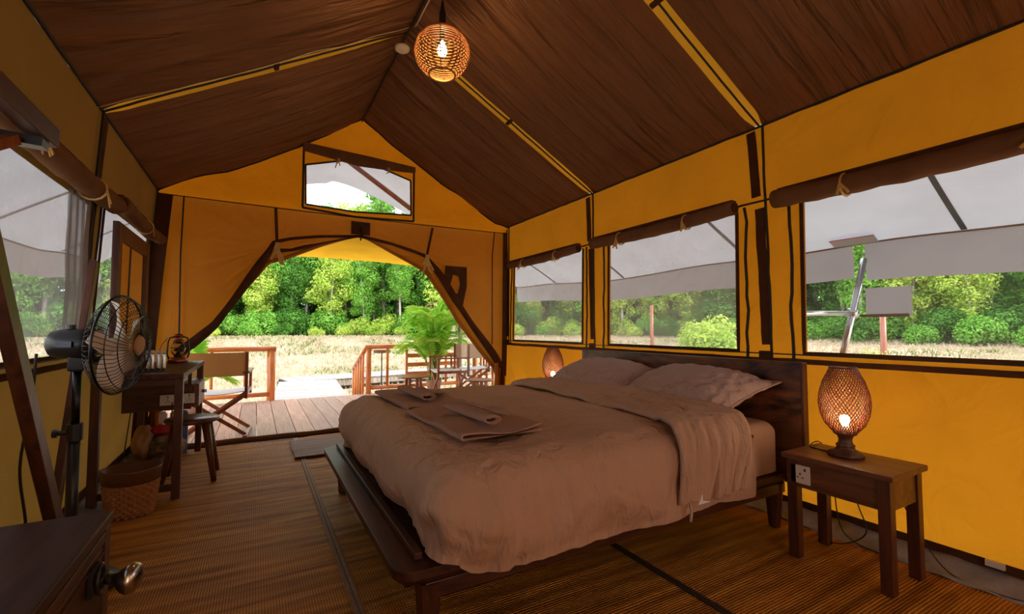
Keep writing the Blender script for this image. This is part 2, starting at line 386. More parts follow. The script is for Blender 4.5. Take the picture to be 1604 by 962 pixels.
for par, xf, s, ze, wins, rollz in ((wr, xr, 1, ZE_R, WR, 1.93), (wl_, xl, -1, ZE_L, WL, 1.93)):
    for p in POSTS[:-1]:
        trim_line(par, xf, s, [(p+.05, ze-.03), (p+.02, 1.96)], .06, M['brown'], 'strap', .006, .006)
        trim_line(par, xf, s, [(p+.0, 1.88), (p-.035, 1.0)], .062, M['brown'], 'strap', .006, .008)
        trim_line(par, xf, s, [(p-.02, .96), (p-.02, .90)], .075, M['brown'], 'strap')
        trim_line(par, xf, s, [(p-.03, ze-.01), (p-.07, .89)], .012, M['black'], 'seam_cord', .012, .006)
    trim_line(par, xf, s, [(YR, 1.925), (YB-.03, 1.925)], .012, M['black'], 'seam_cord', .009, .004)
    for w in wins:
        y0, y1, z0, z1 = w
        for q in (y0-.075, y1+.075): trim_line(par, xf, s, [(q, 1.9), (q, .90)], .016, M['black'], 'zipper', .009, .02)
        trim_line(par, xf, s, [(y0-.01,z1),(y0-.01,z0-.01),(y1+.01,z0-.01),(y1+.01,z1)], .022, M['brown'], 'window_binding', .008)
    trim_line(par, xf, s, [(YR, .905), (YB-.03, .905)], .03, M['brown'], 'window_band', .008, .004)
    trim_line(par, xf, s, [(YR, .945), (YB-.03, .945)], .008, M['black'], 'seam_cord', .009, .002)
# creases on lower right panel: thin stitched scuff lines are geometry noise above; base skirt
bs = MB(); bs.grid(lambda u, v: (xr(0)-.015-.012*v+.004*n3(u*30,1), YR+(YB-YR)*u, .012+.085*(1-v)), 80, 2); struct('baseboard_right', bs, M['brown'], solid=.006)
bs = MB(); bs.grid(lambda u, v: (xl(0)+.015+.012*v, YR+(YB-YR)*u, .012+.085*(1-v)), 40, 2); struct('baseboard_left', bs, M['brown'], solid=.006)
gs = MB(); gs.grid(lambda u, v: (2.80-.13*v+.03*n3(u*14,v*2,5)*v, YR+(YB-YR)*u, .004+.055*(1-v)**1.5+.014*abs(n3(u*50,v*4,8))), 220, 6)
struct('trim_1', gs, M['ground_sheet'], smooth=True, solid=.003)
gs = MB(); gs.grid(lambda u, v: (-.90+.13*v+.03*n3(u*14,v*2,15)*v, YR+(YB-YR)*u, .004+.05*(1-v)**1.5+.014*abs(n3(u*50,v*4,18))), 160, 6)
struct('trim_2', gs, M['ground_sheet'], smooth=True, solid=.003)
# window screens
k = 0
for wins, xf, s, mats in ((WR, xr, 1, ['mesh','mesh','mesh_clear','mesh']), (WL, xl, -1, ['mesh','mesh','mesh'])):
    for (y0,y1,z0,z1), mm in zip(wins, mats):
        k += 1; mb = MB(); mb.grid(lambda u, v: (xf(z0+(z1-z0)*v)+.004*n3(u*4,v*4,k), y0-.005+(y1-y0+.01)*u, z0-.005+(z1-z0+.01)*v), 12, 10)
        struct('window_%d' % k, mb, M[mm], smooth=True)

# roof
def roof(sgn, y, s, sag=True):
    """s 0 at eave .. 1 at ridge"""
    xe, ze = (xr(ZE_R), ZE_R) if sgn > 0 else (xl(ZE_L), ZE_L)
    x = xe + (XA-xe)*s; z = ze + (ZA-ze)*s
    for a, b in zip(POSTS + [YR], POSTS[1:] + [YR]):
        if b <= y <= a: break
    L = max(.1, a-b); t = min(1, max(0, (y-b)/L)); e = 4*t*(1-t)
    if y > POSTS[0]-.5: e = max(e, .8)
    env = min(1, e*1.6) * (1-.3*abs(2*s-1))
    # a straight pull at the rafters, slack between; gathers run with the slope and fan near the ends
    fan = (t-.5)*(1.2*s-.6)
    w = .040*n3((y+fan*.5)*6, s*1.0, sgn*5) + .045*n3((y+fan*.7)*13, s*1.8, sgn*9+2) + .020*n3((y+fan*.5)*27, s*3, 4)
    edge = 1.25 if s < .25 or s > .8 else .8
    d = -.07*e*4*s*(1-s) + w*env*edge*min(1, 14*s)*min(1, 12*(1-s)) - .006
    return Vector((x, y, z)) + Vector((-(0.48)*sgn*-1*0, 0, d))
for sgn, nm in ((1,'roof_panel'), (-1,'roof_panel')):
    pass
ceil = thing('ceiling', 'dark brown gathered canvas roof lining of the tent', 'ceiling', (0,0,0), kind='structure')
GAP = {1: .05, -1: .055}
for sgn in (1, -1):
    for i in range(len(POSTS)):
        a = POSTS[i] if i else YB; b = POSTS[i+1] if i+1 < len(POSTS) else YR
        g = GAP[sgn]
        def fn(u, v):
            cut = g*(1 if i else 0)*min(1, 5*(1-v))*min(1,(v+.03)*12); cutb = g*min(1, 5*(1-v))*min(1,(v+.03)*12)
            y = (b+cutb) + ((a-cut)-(b+cutb))*u
            p = roof(sgn, y, v); return (p.x, p.y, p.z)
        mb = MB(); mb.grid(fn, max(20, int((a-b)*75)), 44); obj('roof_panel', mb, M['roof'], ceil, smooth=True)
    for p in POSTS[1:-1]:
        def fs_(u, v, p=p): q = roof(sgn, p, v); return (q.x, p + (u-.5)*.24, q.z + .02 + .004*n3(v*6,u,p))
        mb = MB(); mb.grid(fs_, 4, 30); obj('rafter_strip', mb, M['seam'], ceil, smooth=True)
        pts = [roof(sgn, p, v/30) + Vector((0,.008*n3(v*.3,p,sgn), .004 - .004*abs(n3(v*.4,p)))) for v in range(31)]
        obj('rafter_cord', MB().tube(pts, .007, 6), M['black'], ceil, smooth=True)
        q = roof(sgn, p, .5); obj('strap_loop', MB().box((q.x, p, q.z-.002), (.03,.085,.016), Matrix.Rotation(sgn*.5,3,'Y')), M['brown'], ceil)
    # a pale cable runs beside the left rafter
    e = [(xr(ZE_R) if sgn > 0 else xl(ZE_L)) - sgn*.012 + .004*n3(j*.5, sgn) for j in range(72)]
    obj('eave_cord', MB().tube([(e[j], YR+(YB-YR)*j/71, (ZE_R if sgn>0 else ZE_L)-.006+.006*n3(j*.6,3,sgn)) for j in range(72)], .0075, 6), M['black'], ceil, smooth=True)
    # gable cord
    obj('gable_cord', MB().tube([roof(sgn, YB, v/20)+Vector((0,-.03,-.012+.008*n3(v*.7,sgn))) for v in range(21)], .007, 6), M['black'], ceil, smooth=True)
obj('ridge_cord', MB().tube([(XA+.006*n3(j*.4,2), YR+(YB-YR)*j/60, ZA-.032) for j in range(61)], .008, 6), M['black'], ceil, smooth=True)
obj('ridge_cable', MB().tube([(XA+.02+.01*n3(j*.5,6), YR+(3.3-YR)*j/60, ZA-.055+.004*n3(j*.9,1)) for j in range(61)], .005, 6), M['white'], ceil, smooth=True)
pts = [roof(-1, 3.38+.03*n3(v*.25,9), v/30)+Vector((0,0,-.012)) for v in range(31)]
obj('rafter_cable', MB().tube(pts, .003, 5), M['white'], ceil, smooth=True)

# gable / door wall
GW = [(.42,2.83),(.79,2.94),(1.14,2.95),(1.55,2.84),(1.56,2.43),(.93,2.39),(.43,2.41)]
gz = 2.345
gab = [(xl(gz),gz)] + [(XA+(xl(ZE_L)-XA)*(1-v/14), ZE_L+(ZA-ZE_L)*v/14) for v in range(15)] + [(xr(ZE_R)+(XA-xr(ZE_R))*(1-v/14), ZE_R+(ZA-ZE_R)*(1-v/14)) for v in range(1,15)]
gab = [(xl(gz),gz)] + [(xl(ZE_L)+(XA-xl(ZE_L))*v/14, ZE_L+(ZA-ZE_L)*v/14) for v in range(15)] + [(XA+(xr(ZE_R)-XA)*v/14, ZA+(ZE_R-ZA)*v/14) for v in range(1,15)] + [(xr(gz),gz)]
wb_ = thing('wall_back', 'orange canvas gable wall with the tied back doorway', 'wall', (0,0,0), kind='structure')
def holed(outer, hole, y):
    bm = bmesh.new(); es = []
    for loop in (outer, hole):
        vs = [bm.verts.new((x, y, z)) for x, z in loop]
        es += [bm.edges.new((vs[i], vs[(i+1) % len(vs)])) for i in range(len(vs))]
    bmesh.ops.triangle_fill(bm, use_beauty=True, use_dissolve=False, edges=es)
    me = bpy.data.meshes.new('gable'); bm.to_mesh(me); bm.free(); return me
gme = holed(gab, GW, YB); gme.materials.append(M['gable'])
go = bpy.data.objects.new('gable_panel', gme); C.objects.link(go); go.parent = wb_
def ppath(name, pts, w, m, par=wb_, y=YB-.012, t=.008, closed=False):
    mb = MB(); q = pts + ([pts[0]] if closed else [])
    for (x0,z0),(x1,z1) in zip(q, q[1:]): mb.bar((x0,y,z0),(x1,y,z1), w, t, up=(0,1,0))
    return obj(name, mb, m, par)
ppath('window_binding', GW, .018, M['black'], closed=True)
ppath('window_border', [(.40,3.03),(.40,2.37),(.93,2.335),(1.59,2.36),(1.59,2.98)], .022, M['black'])
ppath('seam', [(xl(gz),gz),(.4,2.33),(1.6,2.33),(xr(gz),gz)], .008, M['brown'])
mb = MB(); mb.add([(x, YB+.004, z) for x, z in GW], [tuple(range(len(GW)))]); struct('window_8', mb, M['mesh_clear'])
# lower wall left and right of the door: curved cut edge
OL = [(2.13,.98),(1.98,.59),(1.81,.24),(1.77,.11),(1.62,.0),(1.39,-.17),(1.14,-.32),(.98,-.47),(.84,-.58),(.6,-.72),(.3,-.78),(0,-.80)]
OR = [(2.13,.98),(1.97,1.32),(1.82,1.64),(1.74,1.75),(1.51,1.93),(1.18,2.15),(.86,2.41),(.62,2.62),(.47,2.70),(.25,2.74),(0,2.75)]
def interp(T, z):
    for (a, xa), (b, xb) in zip(T, T[1:]):
        if b <= z <= a: return xa + (xb-xa)*(a-z)/(a-b)
    return T[0][1] if z > T[0][0] else T[-1][1]
def lw(side):
    def fn(u, v):
        z = gz*(1-v); xe = (xl(z) if side < 0 else xr(z)); xo = interp(OL if side < 0 else OR, z)
        x = xe + (xo-xe)*u
        fold = .035*n3(x*1.6 + z*side*1.6, z*.9, side+5)*min(1, 6*(1-u)) + .02*sin((x*side+z)*9)*u*u
        tx, tz = (.14, 1.93) if side < 0 else (1.74, 1.93)
        dd = math.hypot(x-tx, z-tz); th_ = math.atan2(z-tz, x-tx)
        fold += .040*sin(th_*17+side)*min(1, dd*2.5)*math.exp(-dd*1.3)*(1 if z < tz+.05 else .4) + .012*sin(th_*31)*min(1, dd*3)*math.exp(-dd*2)
        return (x, YB-.01 + fold*min(1,(gz-z)*6)*(.3+u), z)
    return fn
for side in (-1, 1):
    mb = MB(); mb.grid(lw(side), 70, 110); obj('door_flap', mb, M['doorcanvas'], wb_, smooth=True)
    T = OL if side < 0 else OR
    # gathered edge of the flap
    pts = []; rad = []
    for i in range(61):
        z = 2.13*(1-i/60); x = interp(T, z); pts.append((x+side*.015, YB-.03+.01*n3(z*5,side), z)); rad.append(.018+.016*min(1,i/14)+.004*n3(z*9,2))
    obj('flap_edge', MB().tube(pts, rad, 8, flat=.7), M['doorcanvas'], wb_, smooth=True)
# dark brown webbing bands that hold the rolled flaps
def smooth01(t): t = max(0, min(1, t)); return t*t*(3-2*t)
def band(pts, w, m, name, y=YB-.075, dy=0):
    mb = MB(); P = [Vector((x, y+dy*i/len(pts), z)) for i, (x, z) in enumerate(pts)]
    def fn(u, v):
        f = u*(len(P)-1); i = min(len(P)-2, int(f)); t = f-i; p = P[i].lerp(P[i+1], t); d = (P[i+1]-P[i]).normalized()
        nrm = Vector((-d.z,0,d.x)); ww = w*(.85+.25*n3(u*5,1,2))*(.35+.65*smooth01((u-.3)/.25)); return tuple(p + nrm*ww*(v-.5) + Vector((0,-.035*cos((v-.5)*pi)+.006*n3(u*12,v*4,1),0)))
    mb.grid(fn, 48, 8); return obj(name, mb, m, wb_, smooth=True, solid=.006)
band([(.98,2.11),(1.32,2.06),(1.60,1.99),(1.72,1.95),(1.92,1.72),(2.1,1.45),(2.34,1.12),(2.60,.80),(2.72,.62)], .10, M['brown'], 'flap_binding')
band([(.98,2.11),(.57,2.07),(.3,2.02),(.14,1.97),(.10,1.87),(-.03,1.64),(-.19,1.37),(-.34,1.13),(-.50,.97),(-.64,.86)], .085, M['brown'], 'flap_binding')
band([(.95,2.10),(.6,2.0),(.3,1.90),(.16,1.88)], .035, M['brown'], 'flap_binding', YB-.09)
# gathered cloth bundles at both foot corners
for side, x0 in ((1, 2.70), (-1, -.79)):
    for q, (dx, m_) in enumerate(((0,'flap'),(-.05*side,'doorcanvas'),(.05*side,'brown'))):
        pts = [(x0+dx+.02*n3(i*.4,q,side)-side*.02*i/12, YB-.07-.03*q%.05, .66*(1-i/12)+.01) for i in range(13)]
        obj('flap_gather', MB().tube(pts, [.022+.012*(i/12)+.008*abs(n3(i*.6,q)) for i in range(13)], 8), M[m_], wb_, smooth=True)
mb = MB(); mb.box((.98, YB-.075, 2.20), (.20,.012,.14)); obj('door_patch', mb, M['brown'], wb_)
mb = MB(); mb.tube([(.98,YB-.09,2.20),(.985,YB-.10,2.12),(.975,YB-.10,2.06)], .009, 6); mb.tube([(.985,YB-.095,2.15),(1.0,YB-.10,2.10)], .012, 6); obj('door_hook', mb, M['blackmetal'], wb_)
for pts, in (([(.15,2.32),(.17,1.95)],), ([(1.81,2.30),(1.74,1.95)],)): ppath('hanging_strap', pts, .028, M['brown'], y=YB-.055)
# straps that show as darker panels, zips beside both corners
ppath('zipper', [(2.64,2.33),(2.61,2.04),(2.61,.9)], .012, M['black'], y=YB-.05)
ppath('zipper', [(-.61,2.33),(-.62,1.79),(-.61,1.0)], .012, M['black'], y=YB-.05)
mb = MB(); mb.extr([(-.81,2.33),(-.69,2.33),(-.74,1.6),(-.79,.7),(-.83,.1),(-.93,.1),(-.89,.9)], YB-.075, YB-.06, lambda a, b, t: (a, t, b)); obj('corner_strap', mb, M['brown'], wb_)
mb = MB(); mb.extr([(2.76,2.34),(2.82,2.34),(2.82,1.2),(2.80,.5),(2.74,.5),(2.75,1.2)], YB-.075, YB-.06, lambda a, b, t: (a, t, b)); obj('corner_strap', mb, M['brown'], wb_)
mb = MB()
PO = [(1.90,1.86),(2.26,1.86),(2.26,1.62),(2.20,1.32),(2.12,1.36),(1.98,1.58)]
vs = PO; c0 = (2.10,1.66); ring = [(c0[0]+.075*cos(a)*1.1+.01, c0[1]+.11*sin(a)) for a in [R(50),R(-20),R(-75),R(-110),R(-150),R(110)]]
ring = [(2.13,1.76),(2.17,1.66),(2.14,1.52),(2.09,1.50),(2.03,1.60),(2.05,1.74)]
order = [(1.98,1.86),(2.26,1.86),(2.26,1.62),(2.20,1.34),(2.08,1.42),(1.96,1.62)]
n_ = len(order); ro = [(2.08,1.76),(2.15,1.74),(2.17,1.64),(2.14,1.53),(2.09,1.52),(2.04,1.62)]
mb.add([(x,YB-.045,z) for x,z in order]+[(x,YB-.045,z) for x,z in ro], [(i,(i+1)%n_,n_+(i+1)%n_,n_+i) for i in range(n_)]); obj('door_pocket', mb, M['brown'], wb_, solid=.006)
def tapes(c, par, n=5, s=1.0, seed=0, m='tape', name='tie'):
    rnd = random.Random(seed); mb = MB(); c = Vector(c)
    for i in range(n):
        a = rnd.uniform(-1.3,1.3); L = rnd.uniform(.05,.12)*s
        p1 = c + Vector((rnd.uniform(-.02,.02), -.012, -L*.4 + .01)); p2 = c + Vector((sin(a)*L*.5, -.018, -L))
        mb.bar(c + Vector((rnd.uniform(-.015,.015),-.008,.01)), p1, .011*s, .003, up=(0,1,0)); mb.bar(p1, p2, .011*s, .003, up=(0,1,0))
    return obj(name, mb, M[m], par)
tapes((.17,YB-.11,1.95), wb_, 8, 1.9, 3); tapes((1.72,YB-.12,1.95), wb_, 9, 1.8, 5)
# sill: canvas threshold roll across the doorway
obj('door_sill', MB().tube([(-.8+i*3.5/40, 5.16+.012*n3(i*.4,1)-.02*(i<12)*(12-i)/12, .022+.010*n3(i*.3,4)) for i in range(41)], .026, 8, flat=1.1), M['flap'], wb_, smooth=True)
# rear wall (behind the viewer) with an unseen opening added to let daylight in
mb = MB(); RO = [(2.1,.98),(1.9,.9),(1.4,.8),(0,.6)]; RP = [(2.1,.98),(1.9,1.1),(1.4,1.2),(0,1.4)]
for T, xe in ((RO, -.88), (RP, 2.84)):
    def fr(u, v, T=T, xe=xe): z = 2.4*(1-v); xo = interp(T, z) if z < 2.1 else .98; return (xe+(xo-xe)*u, YR, z)
    mb.grid(fr, 12, 24)
mb.add([(-.85,YR,2.4),(2.86,YR,2.4),(.99,YR,3.46)], [(0,1,2)]); struct('wall_front', mb, M['doorcanvas'], smooth=True)

# fly sheet over the tent with awning and valances
def flyz(x, y):
    sl = .55 if x > XA else .71
    r = .25 + max(0, y-5.2)*.2; rz = 3.76
    return rz + r*sl*.55 - sl*math.hypot(x-XA, r)*1.0 + .0
def flyfn(u, v):
    x = -1.85 + (4.62+1.85)*u; y = -2.8 + 10.8*v
    return (x, y, flyz(x, y) + .035*n3(x*1.2, y*.9, 4))
fly = thing('flysheet', 'pale grey outer fly sheet stretched over the tent, seen through windows', 'flysheet', (0,0,0))
mb = MB(); mb.grid(flyfn, 60, 80); obj('fly_canvas', mb, M['fly'], fly, smooth=True)
ze = flyz(4.62, 0); 
def val(x, y0, y1, h, nm='valance'):
    mb = MB(); zt = flyz(x, 0) if x > 0 else flyz(x, 0)
    mb.grid(lambda u, v: (x + .02*v + .03*v*n3(u*9,v,x), y0+(y1-y0)*u, flyz(x, y0+(y1-y0)*u) + .035*n3(x*1.2,(y0+(y1-y0)*u)*.9,4) - h*v), 60, 4); return obj(nm, mb, M['valance'], fly, smooth=True)
val(4.62, -2.8, 1.93, .33); val(4.62, 2.02, 8.0, .30); val(-1.85, -2.8, 8.0, .27)
obj('valance', MB().grid(lambda u, v: (4.63+.0*v, 1.62+.32*u, 1.45-.24*v), 4, 4), M['valance'], fly, smooth=True)
obj('valance_binding', MB().bb(4.63,4.645,1.64,1.98,1.20,1.225), M['flap'], fly)
for yy in (-1.2, 1.28, 3.0, 4.9, 6.6):
    for x0, x1 in ((XA+.3, 4.6), (-1.83, XA-.3)):
        pts = [(x0+(x1-x0)*i/20, yy, flyz(x0+(x1-x0)*i/20, yy)+.035*n3((x0+(x1-x0)*i/20)*1.2, yy*.9, 4)-.006) for i in range(21)]
        mb = MB(); [mb.bar(a, b, .035, .006) for a, b in zip(pts, pts[1:])]; obj('fly_seam', mb, M['gun'] if x0 > 0 else M['valance'], fly)
obj('eave_seam', MB().tube([(4.62, -2.8+i*.18, flyz(4.62,-2.8+i*.18)+.035*n3(4.62*1.2,(-2.8+i*.18)*.9,4)-.004) for i in range(61)], .008, 5), M['flap'], fly)
obj('eave_seam', MB().tube([(-1.85, -2.8+i*.18, flyz(-1.85,-2.8+i*.18)+.035*n3(-1.85*1.2,(-2.8+i*.18)*.9,4)-.004) for i in range(61)], .008, 5), M['flap'], fly)
obj('corner_patch', MB().box((4.54,1.98,flyz(4.54,1.98)-.015), (.10,.34,.006), Matrix.Rotation(.5,3,'Y')), M['fly'], fly)
obj('patch_stitching', MB().bar((4.492,1.81,flyz(4.492,1.81)-.022),(4.492,2.15,flyz(4.492,2.15)-.022),.008,.005), M['red'], fly)
tag(obj('fly_rafter', MB().tube([(1.05,6.5,3.42),(1.95,6.5,2.86)], .035, 12), M['chairwood'], smooth=True), 'brown slanting pole under the fly sheet beyond the gable window', 'pole')
aw = MB(); aw.grid(lambda u, v: (-.75+3.6*u, 5.26+2.3*v, 2.33-.06*v-.10*sin(pi*u)*0-.12*v*v+.05*sin(pi*u)*v+.012*n3(u*5,v*4,3)), 40, 20)
tag(obj('porch_awning', aw, M['awning'], smooth=True), 'bright yellow canvas awning over the doorway porch', 'awning')
# steel guy pole outside the third window
gp = thing('guy_pole', 'grey steel guy pole with side arm outside the nearest window', 'pole', (4.05,1.86,-.3))
obj('pole', MB().tube([(3.95,1.84,-.45),(4.0,1.841,.9),(4.3,1.893,1.258),(4.58,1.92,1.70)][1:], .024, 12), M['metal'], gp, smooth=True)
obj('pole_foot', MB().tube([(3.55,1.80,-.6),(4.0,1.841,.9)], .024, 12), M['metal'], gp, smooth=True)
obj('side_arm', MB().tube([(2.96,1.80,1.19),(3.6,1.83,1.215),(4.27,1.885,1.225)], .019, 10), M['metal'], gp, smooth=True)
obj('clamp', MB().cyl((4.26,1.85,1.215),(4.27,1.92,1.235), .035, 12), M['metal'], gp, smooth=True)

# rolled window flaps
def roll(y0, y1, x, z, r, label, s, seed, ties=2, m='flap', cat='blind'):
    t = thing('rolled_flap', label, cat, (x, (y0+y1)/2, z))
    n_ = 30; pts = [(x + .006*n3(i*.3,seed), y0+(y1-y0)*i/n_, z - .02*sin(pi*i/n_) + .005*n3(i*.5,seed,3)) for i in range(n_+1)]
    obj('roll', MB().tube(pts, [r*(1+.10*n3(i*.4,seed,9)) for i in range(n_+1)], 14), M[m], t, smooth=True)
    for e, yy in ((0,y0),(n_,y1)):
        d = -1 if e == 0 else 1
        obj('roll_end', MB().cyl((pts[e][0],yy-.002*d,pts[e][2]),(pts[e][0],yy+.006*d,pts[e][2]), r*.72, 14), M['brown'], t)
    obj('mounting_strip', MB().bb(x, x+s*.05, y0+.02, y1-.02, z+r*.6, z+r*.6+.03), M['brown'], t)
    for i in range(ties):
        yy = y0 + (y1-y0)*((i+.55)/(ties+.1)); rnd = random.Random(seed*9+i)
        mb = MB(); mb.tube([(x+cos(a)*(r+.006), yy, z-.018+sin(a)*(r+.006)) for a in [2*pi*q/14 for q in range(14)]], .006, 5, closed=True)
        for q in range(3):
            p = Vector((x-s*(r+.006), yy, z-.02)); a = rnd.uniform(-.9,.9); L = rnd.uniform(.05,.1)
            mb.bar(p, p+Vector((-s*.01, sin(a)*L, -cos(a)*L)), .014, .004, up=(1,0,0))
        obj('tie', mb, M['tape'], t)
    return t
roll(3.60, 5.03, 2.78, 1.90, .042, 'rolled brown window flap above the farthest right window', 1, 1, 2)
roll(1.90, 3.38, 2.78, 1.91, .048, 'rolled brown window flap above the middle right window behind the headboard', 1, 2, 2)
roll(.14, 1.63, 2.78, 1.90, .055, 'thick rolled brown window flap above the nearest right window', 1, 3, 2)
roll(1.85, 3.62, -.77, 1.86, .055, 'thick rolled tan flap above the nearest left window', -1, 4, 2)
roll(3.72, 5.08, -.76, 1.90, .048, 'rolled tan flap on the left wall above the wall mirror', -1, 5, 1)
t = thing('rolled_flap', 'flat brown rolled flap along the top of the gable window', 'blind', (1.0,YB-.03,2.98))
mb = MB(); mb.extr([(.39,3.06),(.39,2.97),(.95,2.90),(1.25,2.91),(1.60,2.93),(1.60,3.00),(1.1,3.03)], YB-.05, YB-.02, lambda a,b,q: (a,q,b)); obj('roll', mb, M['flap'], t, bev=.008)
tapes((.74,YB-.06,2.93), t, 3, .9, 8); tapes((1.28,YB-.06,2.92), t, 2, .8, 9)
# grey mesh strip hanging beside the left window
mb = MB(); mb.grid(lambda u, v: (-.835+.012*sin(u*20), 3.06+.30*u+.03*n3(v*4,2)*(1-u), .97+.85*v), 14, 16)
tag(obj('mesh_curtain', mb, M['mesh_grey'], smooth=True), 'narrow grey mesh curtain gathered at the side of the left window', 'curtain')

# ================================================================ FLOOR MATS
def straw(x0, x1, y0, y1, z, label, seed, edges, cat='mat', m='mat', group=None):
    t = thing('straw_mat', label, cat, ((x0+x1)/2, (y0+y1)/2, 0), group=group)
    ny = int((y1-y0)/.008)
    def fn(u, v):
        x = x0+(x1-x0)*u; y = y0+(y1-y0)*v
        rip = .014*max(0, n3(x*.4+seed, y*6, seed)-.05) + .007*max(0, n3(x*.7, y*17, seed+3))
        return (x, y + .02*n3(x*.8, y*.6, seed), z + .002 + max(0, rip)*min(1, 12*u+.2)*min(1, 12*(1-u)+.2))
    mb = MB(); mb.grid(fn, 8, min(700, ny)); obj('weave', mb, M[m], t, smooth=True)
    for xx, edge in zip((x0, x1), edges):
        mb = MB(); pts = [(xx+.004*n3(j*.3,xx), y0+(y1-y0)*j/40, z+.004) for j in range(41)]
        mb.tube(pts, .011, 6, flat=.4); obj('edge_binding', mb, M[edge], t, smooth=True)
    return t
M['matedge'] = pbr('mat_edge', (.26,.17,.10), (.34,.23,.14), 60, .8); M['matdark'] = pbr('mat_edge_dark', (.03,.018,.012), (.045,.026,.016), 60, .8)
straw(-.86, .365, -1.7, 5.08, .002, 'ribbed straw floor mat along the left wall under desk and stool', 1, ('matedge','matedge'))
straw(.385, 1.60, -1.7, 5.08, .002, 'ribbed straw floor mat under the foot of the bed', 2, ('matedge','matdark'))
straw(1.62, 2.74, -1.7, 5.08, .002, 'ribbed straw floor mat under headboard and nightstand', 3, ('matdark','matdark'))
t = thing('door_mat', 'small pinkish brown woven door mat just inside the doorway', 'door mat', (.63,4.6,.012))
mb = MB(); mb.grid(lambda u, v: (.31+.66*u+.01*n3(v*3,1), 4.26+.67*v-.03*(1-u)*0, .016+.002*n3(u*9,v*9)), 20, 60); obj('weave', mb, M['doormat'], t, smooth=True, solid=.006)
obj('edge_binding', MB().bar((.31,4.255,.018),(.97,4.255,.018),.02,.01), M['brown'], t)

# ================================================================ BED
bed = thing('bed', 'large dark wooden platform bed with solid plank headboard', 'bed', (1.5,2.36,0))
FX0, FX1, FY0, FY1, RZ = .41, 2.58, 1.475, 3.30, .31
def rail_poly(x0,x1,y0,y1,r):
    out = []
    for cx, cy, a0 in ((x0+r,y0+r,180),(x1-.001,y0,-90),(x1-.001,y1,0),(x0+r,y1-r,90)):
        if cx > x1-.01: out.append((cx,cy)); continue
        for q in range(7): a = R(a0+q*15); out.append((cx+r*cos(a), cy+r*sin(a)))
    return out
mb = MB(); P = rail_poly(FX0, FX1, FY0, FY1, .07); P2 = rail_poly(FX0+.02, FX1, FY0+.02, FY1-.02, .07)
n_ = len(P); P3 = rail_poly(FX0+.11, FX1, FY0+.03, FY1-.03, .02)
vs = [(x,y,RZ) for x,y in P]+[(x,y,RZ-.03) for x,y in P]+[(x,y,RZ-.055) for x,y in P2]+[(x,y,RZ+.004) for x,y in P3]
fs = []
for i in range(n_):
    j = (i+1) % n_; fs += [(i,j,n_+j,n_+i),(n_+i,n_+j,2*n_+j,2*n_+i),(3*n_+i,3*n_+j,j,i)]
fs += [tuple(2*n_+i for i in range(n_)), tuple(3*n_+i for i in range(n_))]
mb.add(vs, fs); obj('platform', mb, M['rosey'], bed, bev=.003)
mb = MB(); mb.bb(FX0+.10,FX1-.01,FY0+.015,FY0+.045,.20,.255); obj('side_rail', mb, M['rose'], bed, bev=.003)
mb = MB(); mb.bb(FX0+.10,FX1-.01,FY1-.045,FY1-.015,.20,.255); obj('side_rail', mb, M['rose'], bed, bev=.003)
mb = MB(); mb.bb(FX0+.06,FX0+.09,FY0+.12,FY1-.12,.20,.255); obj('foot_rail', mb, M['rosey'], bed, bev=.003)
obj('foot_ledge', MB().bb(FX0+.075,FX0+.105,FY0+.06,FY1-.06,RZ+.005,RZ+.03), M['rosey'], bed, bev=.004)
for lx in (.535, 2.53):
    for ly in (1.53, 3.24): obj('leg', MB().tube([(lx,ly,.012),(lx,ly,.25)], [.030,.050], 8), M['rosez'], bed, smooth=False)
mb = MB(); mb.bb(2.585,2.625,1.40,3.30,.25,.915); obj('headboard', mb, M['head'], bed, bev=.004)
obj('headboard_end', MB().bb(2.583,2.627,1.385,1.40,.25,.915), M['rosez'], bed, bev=.003)

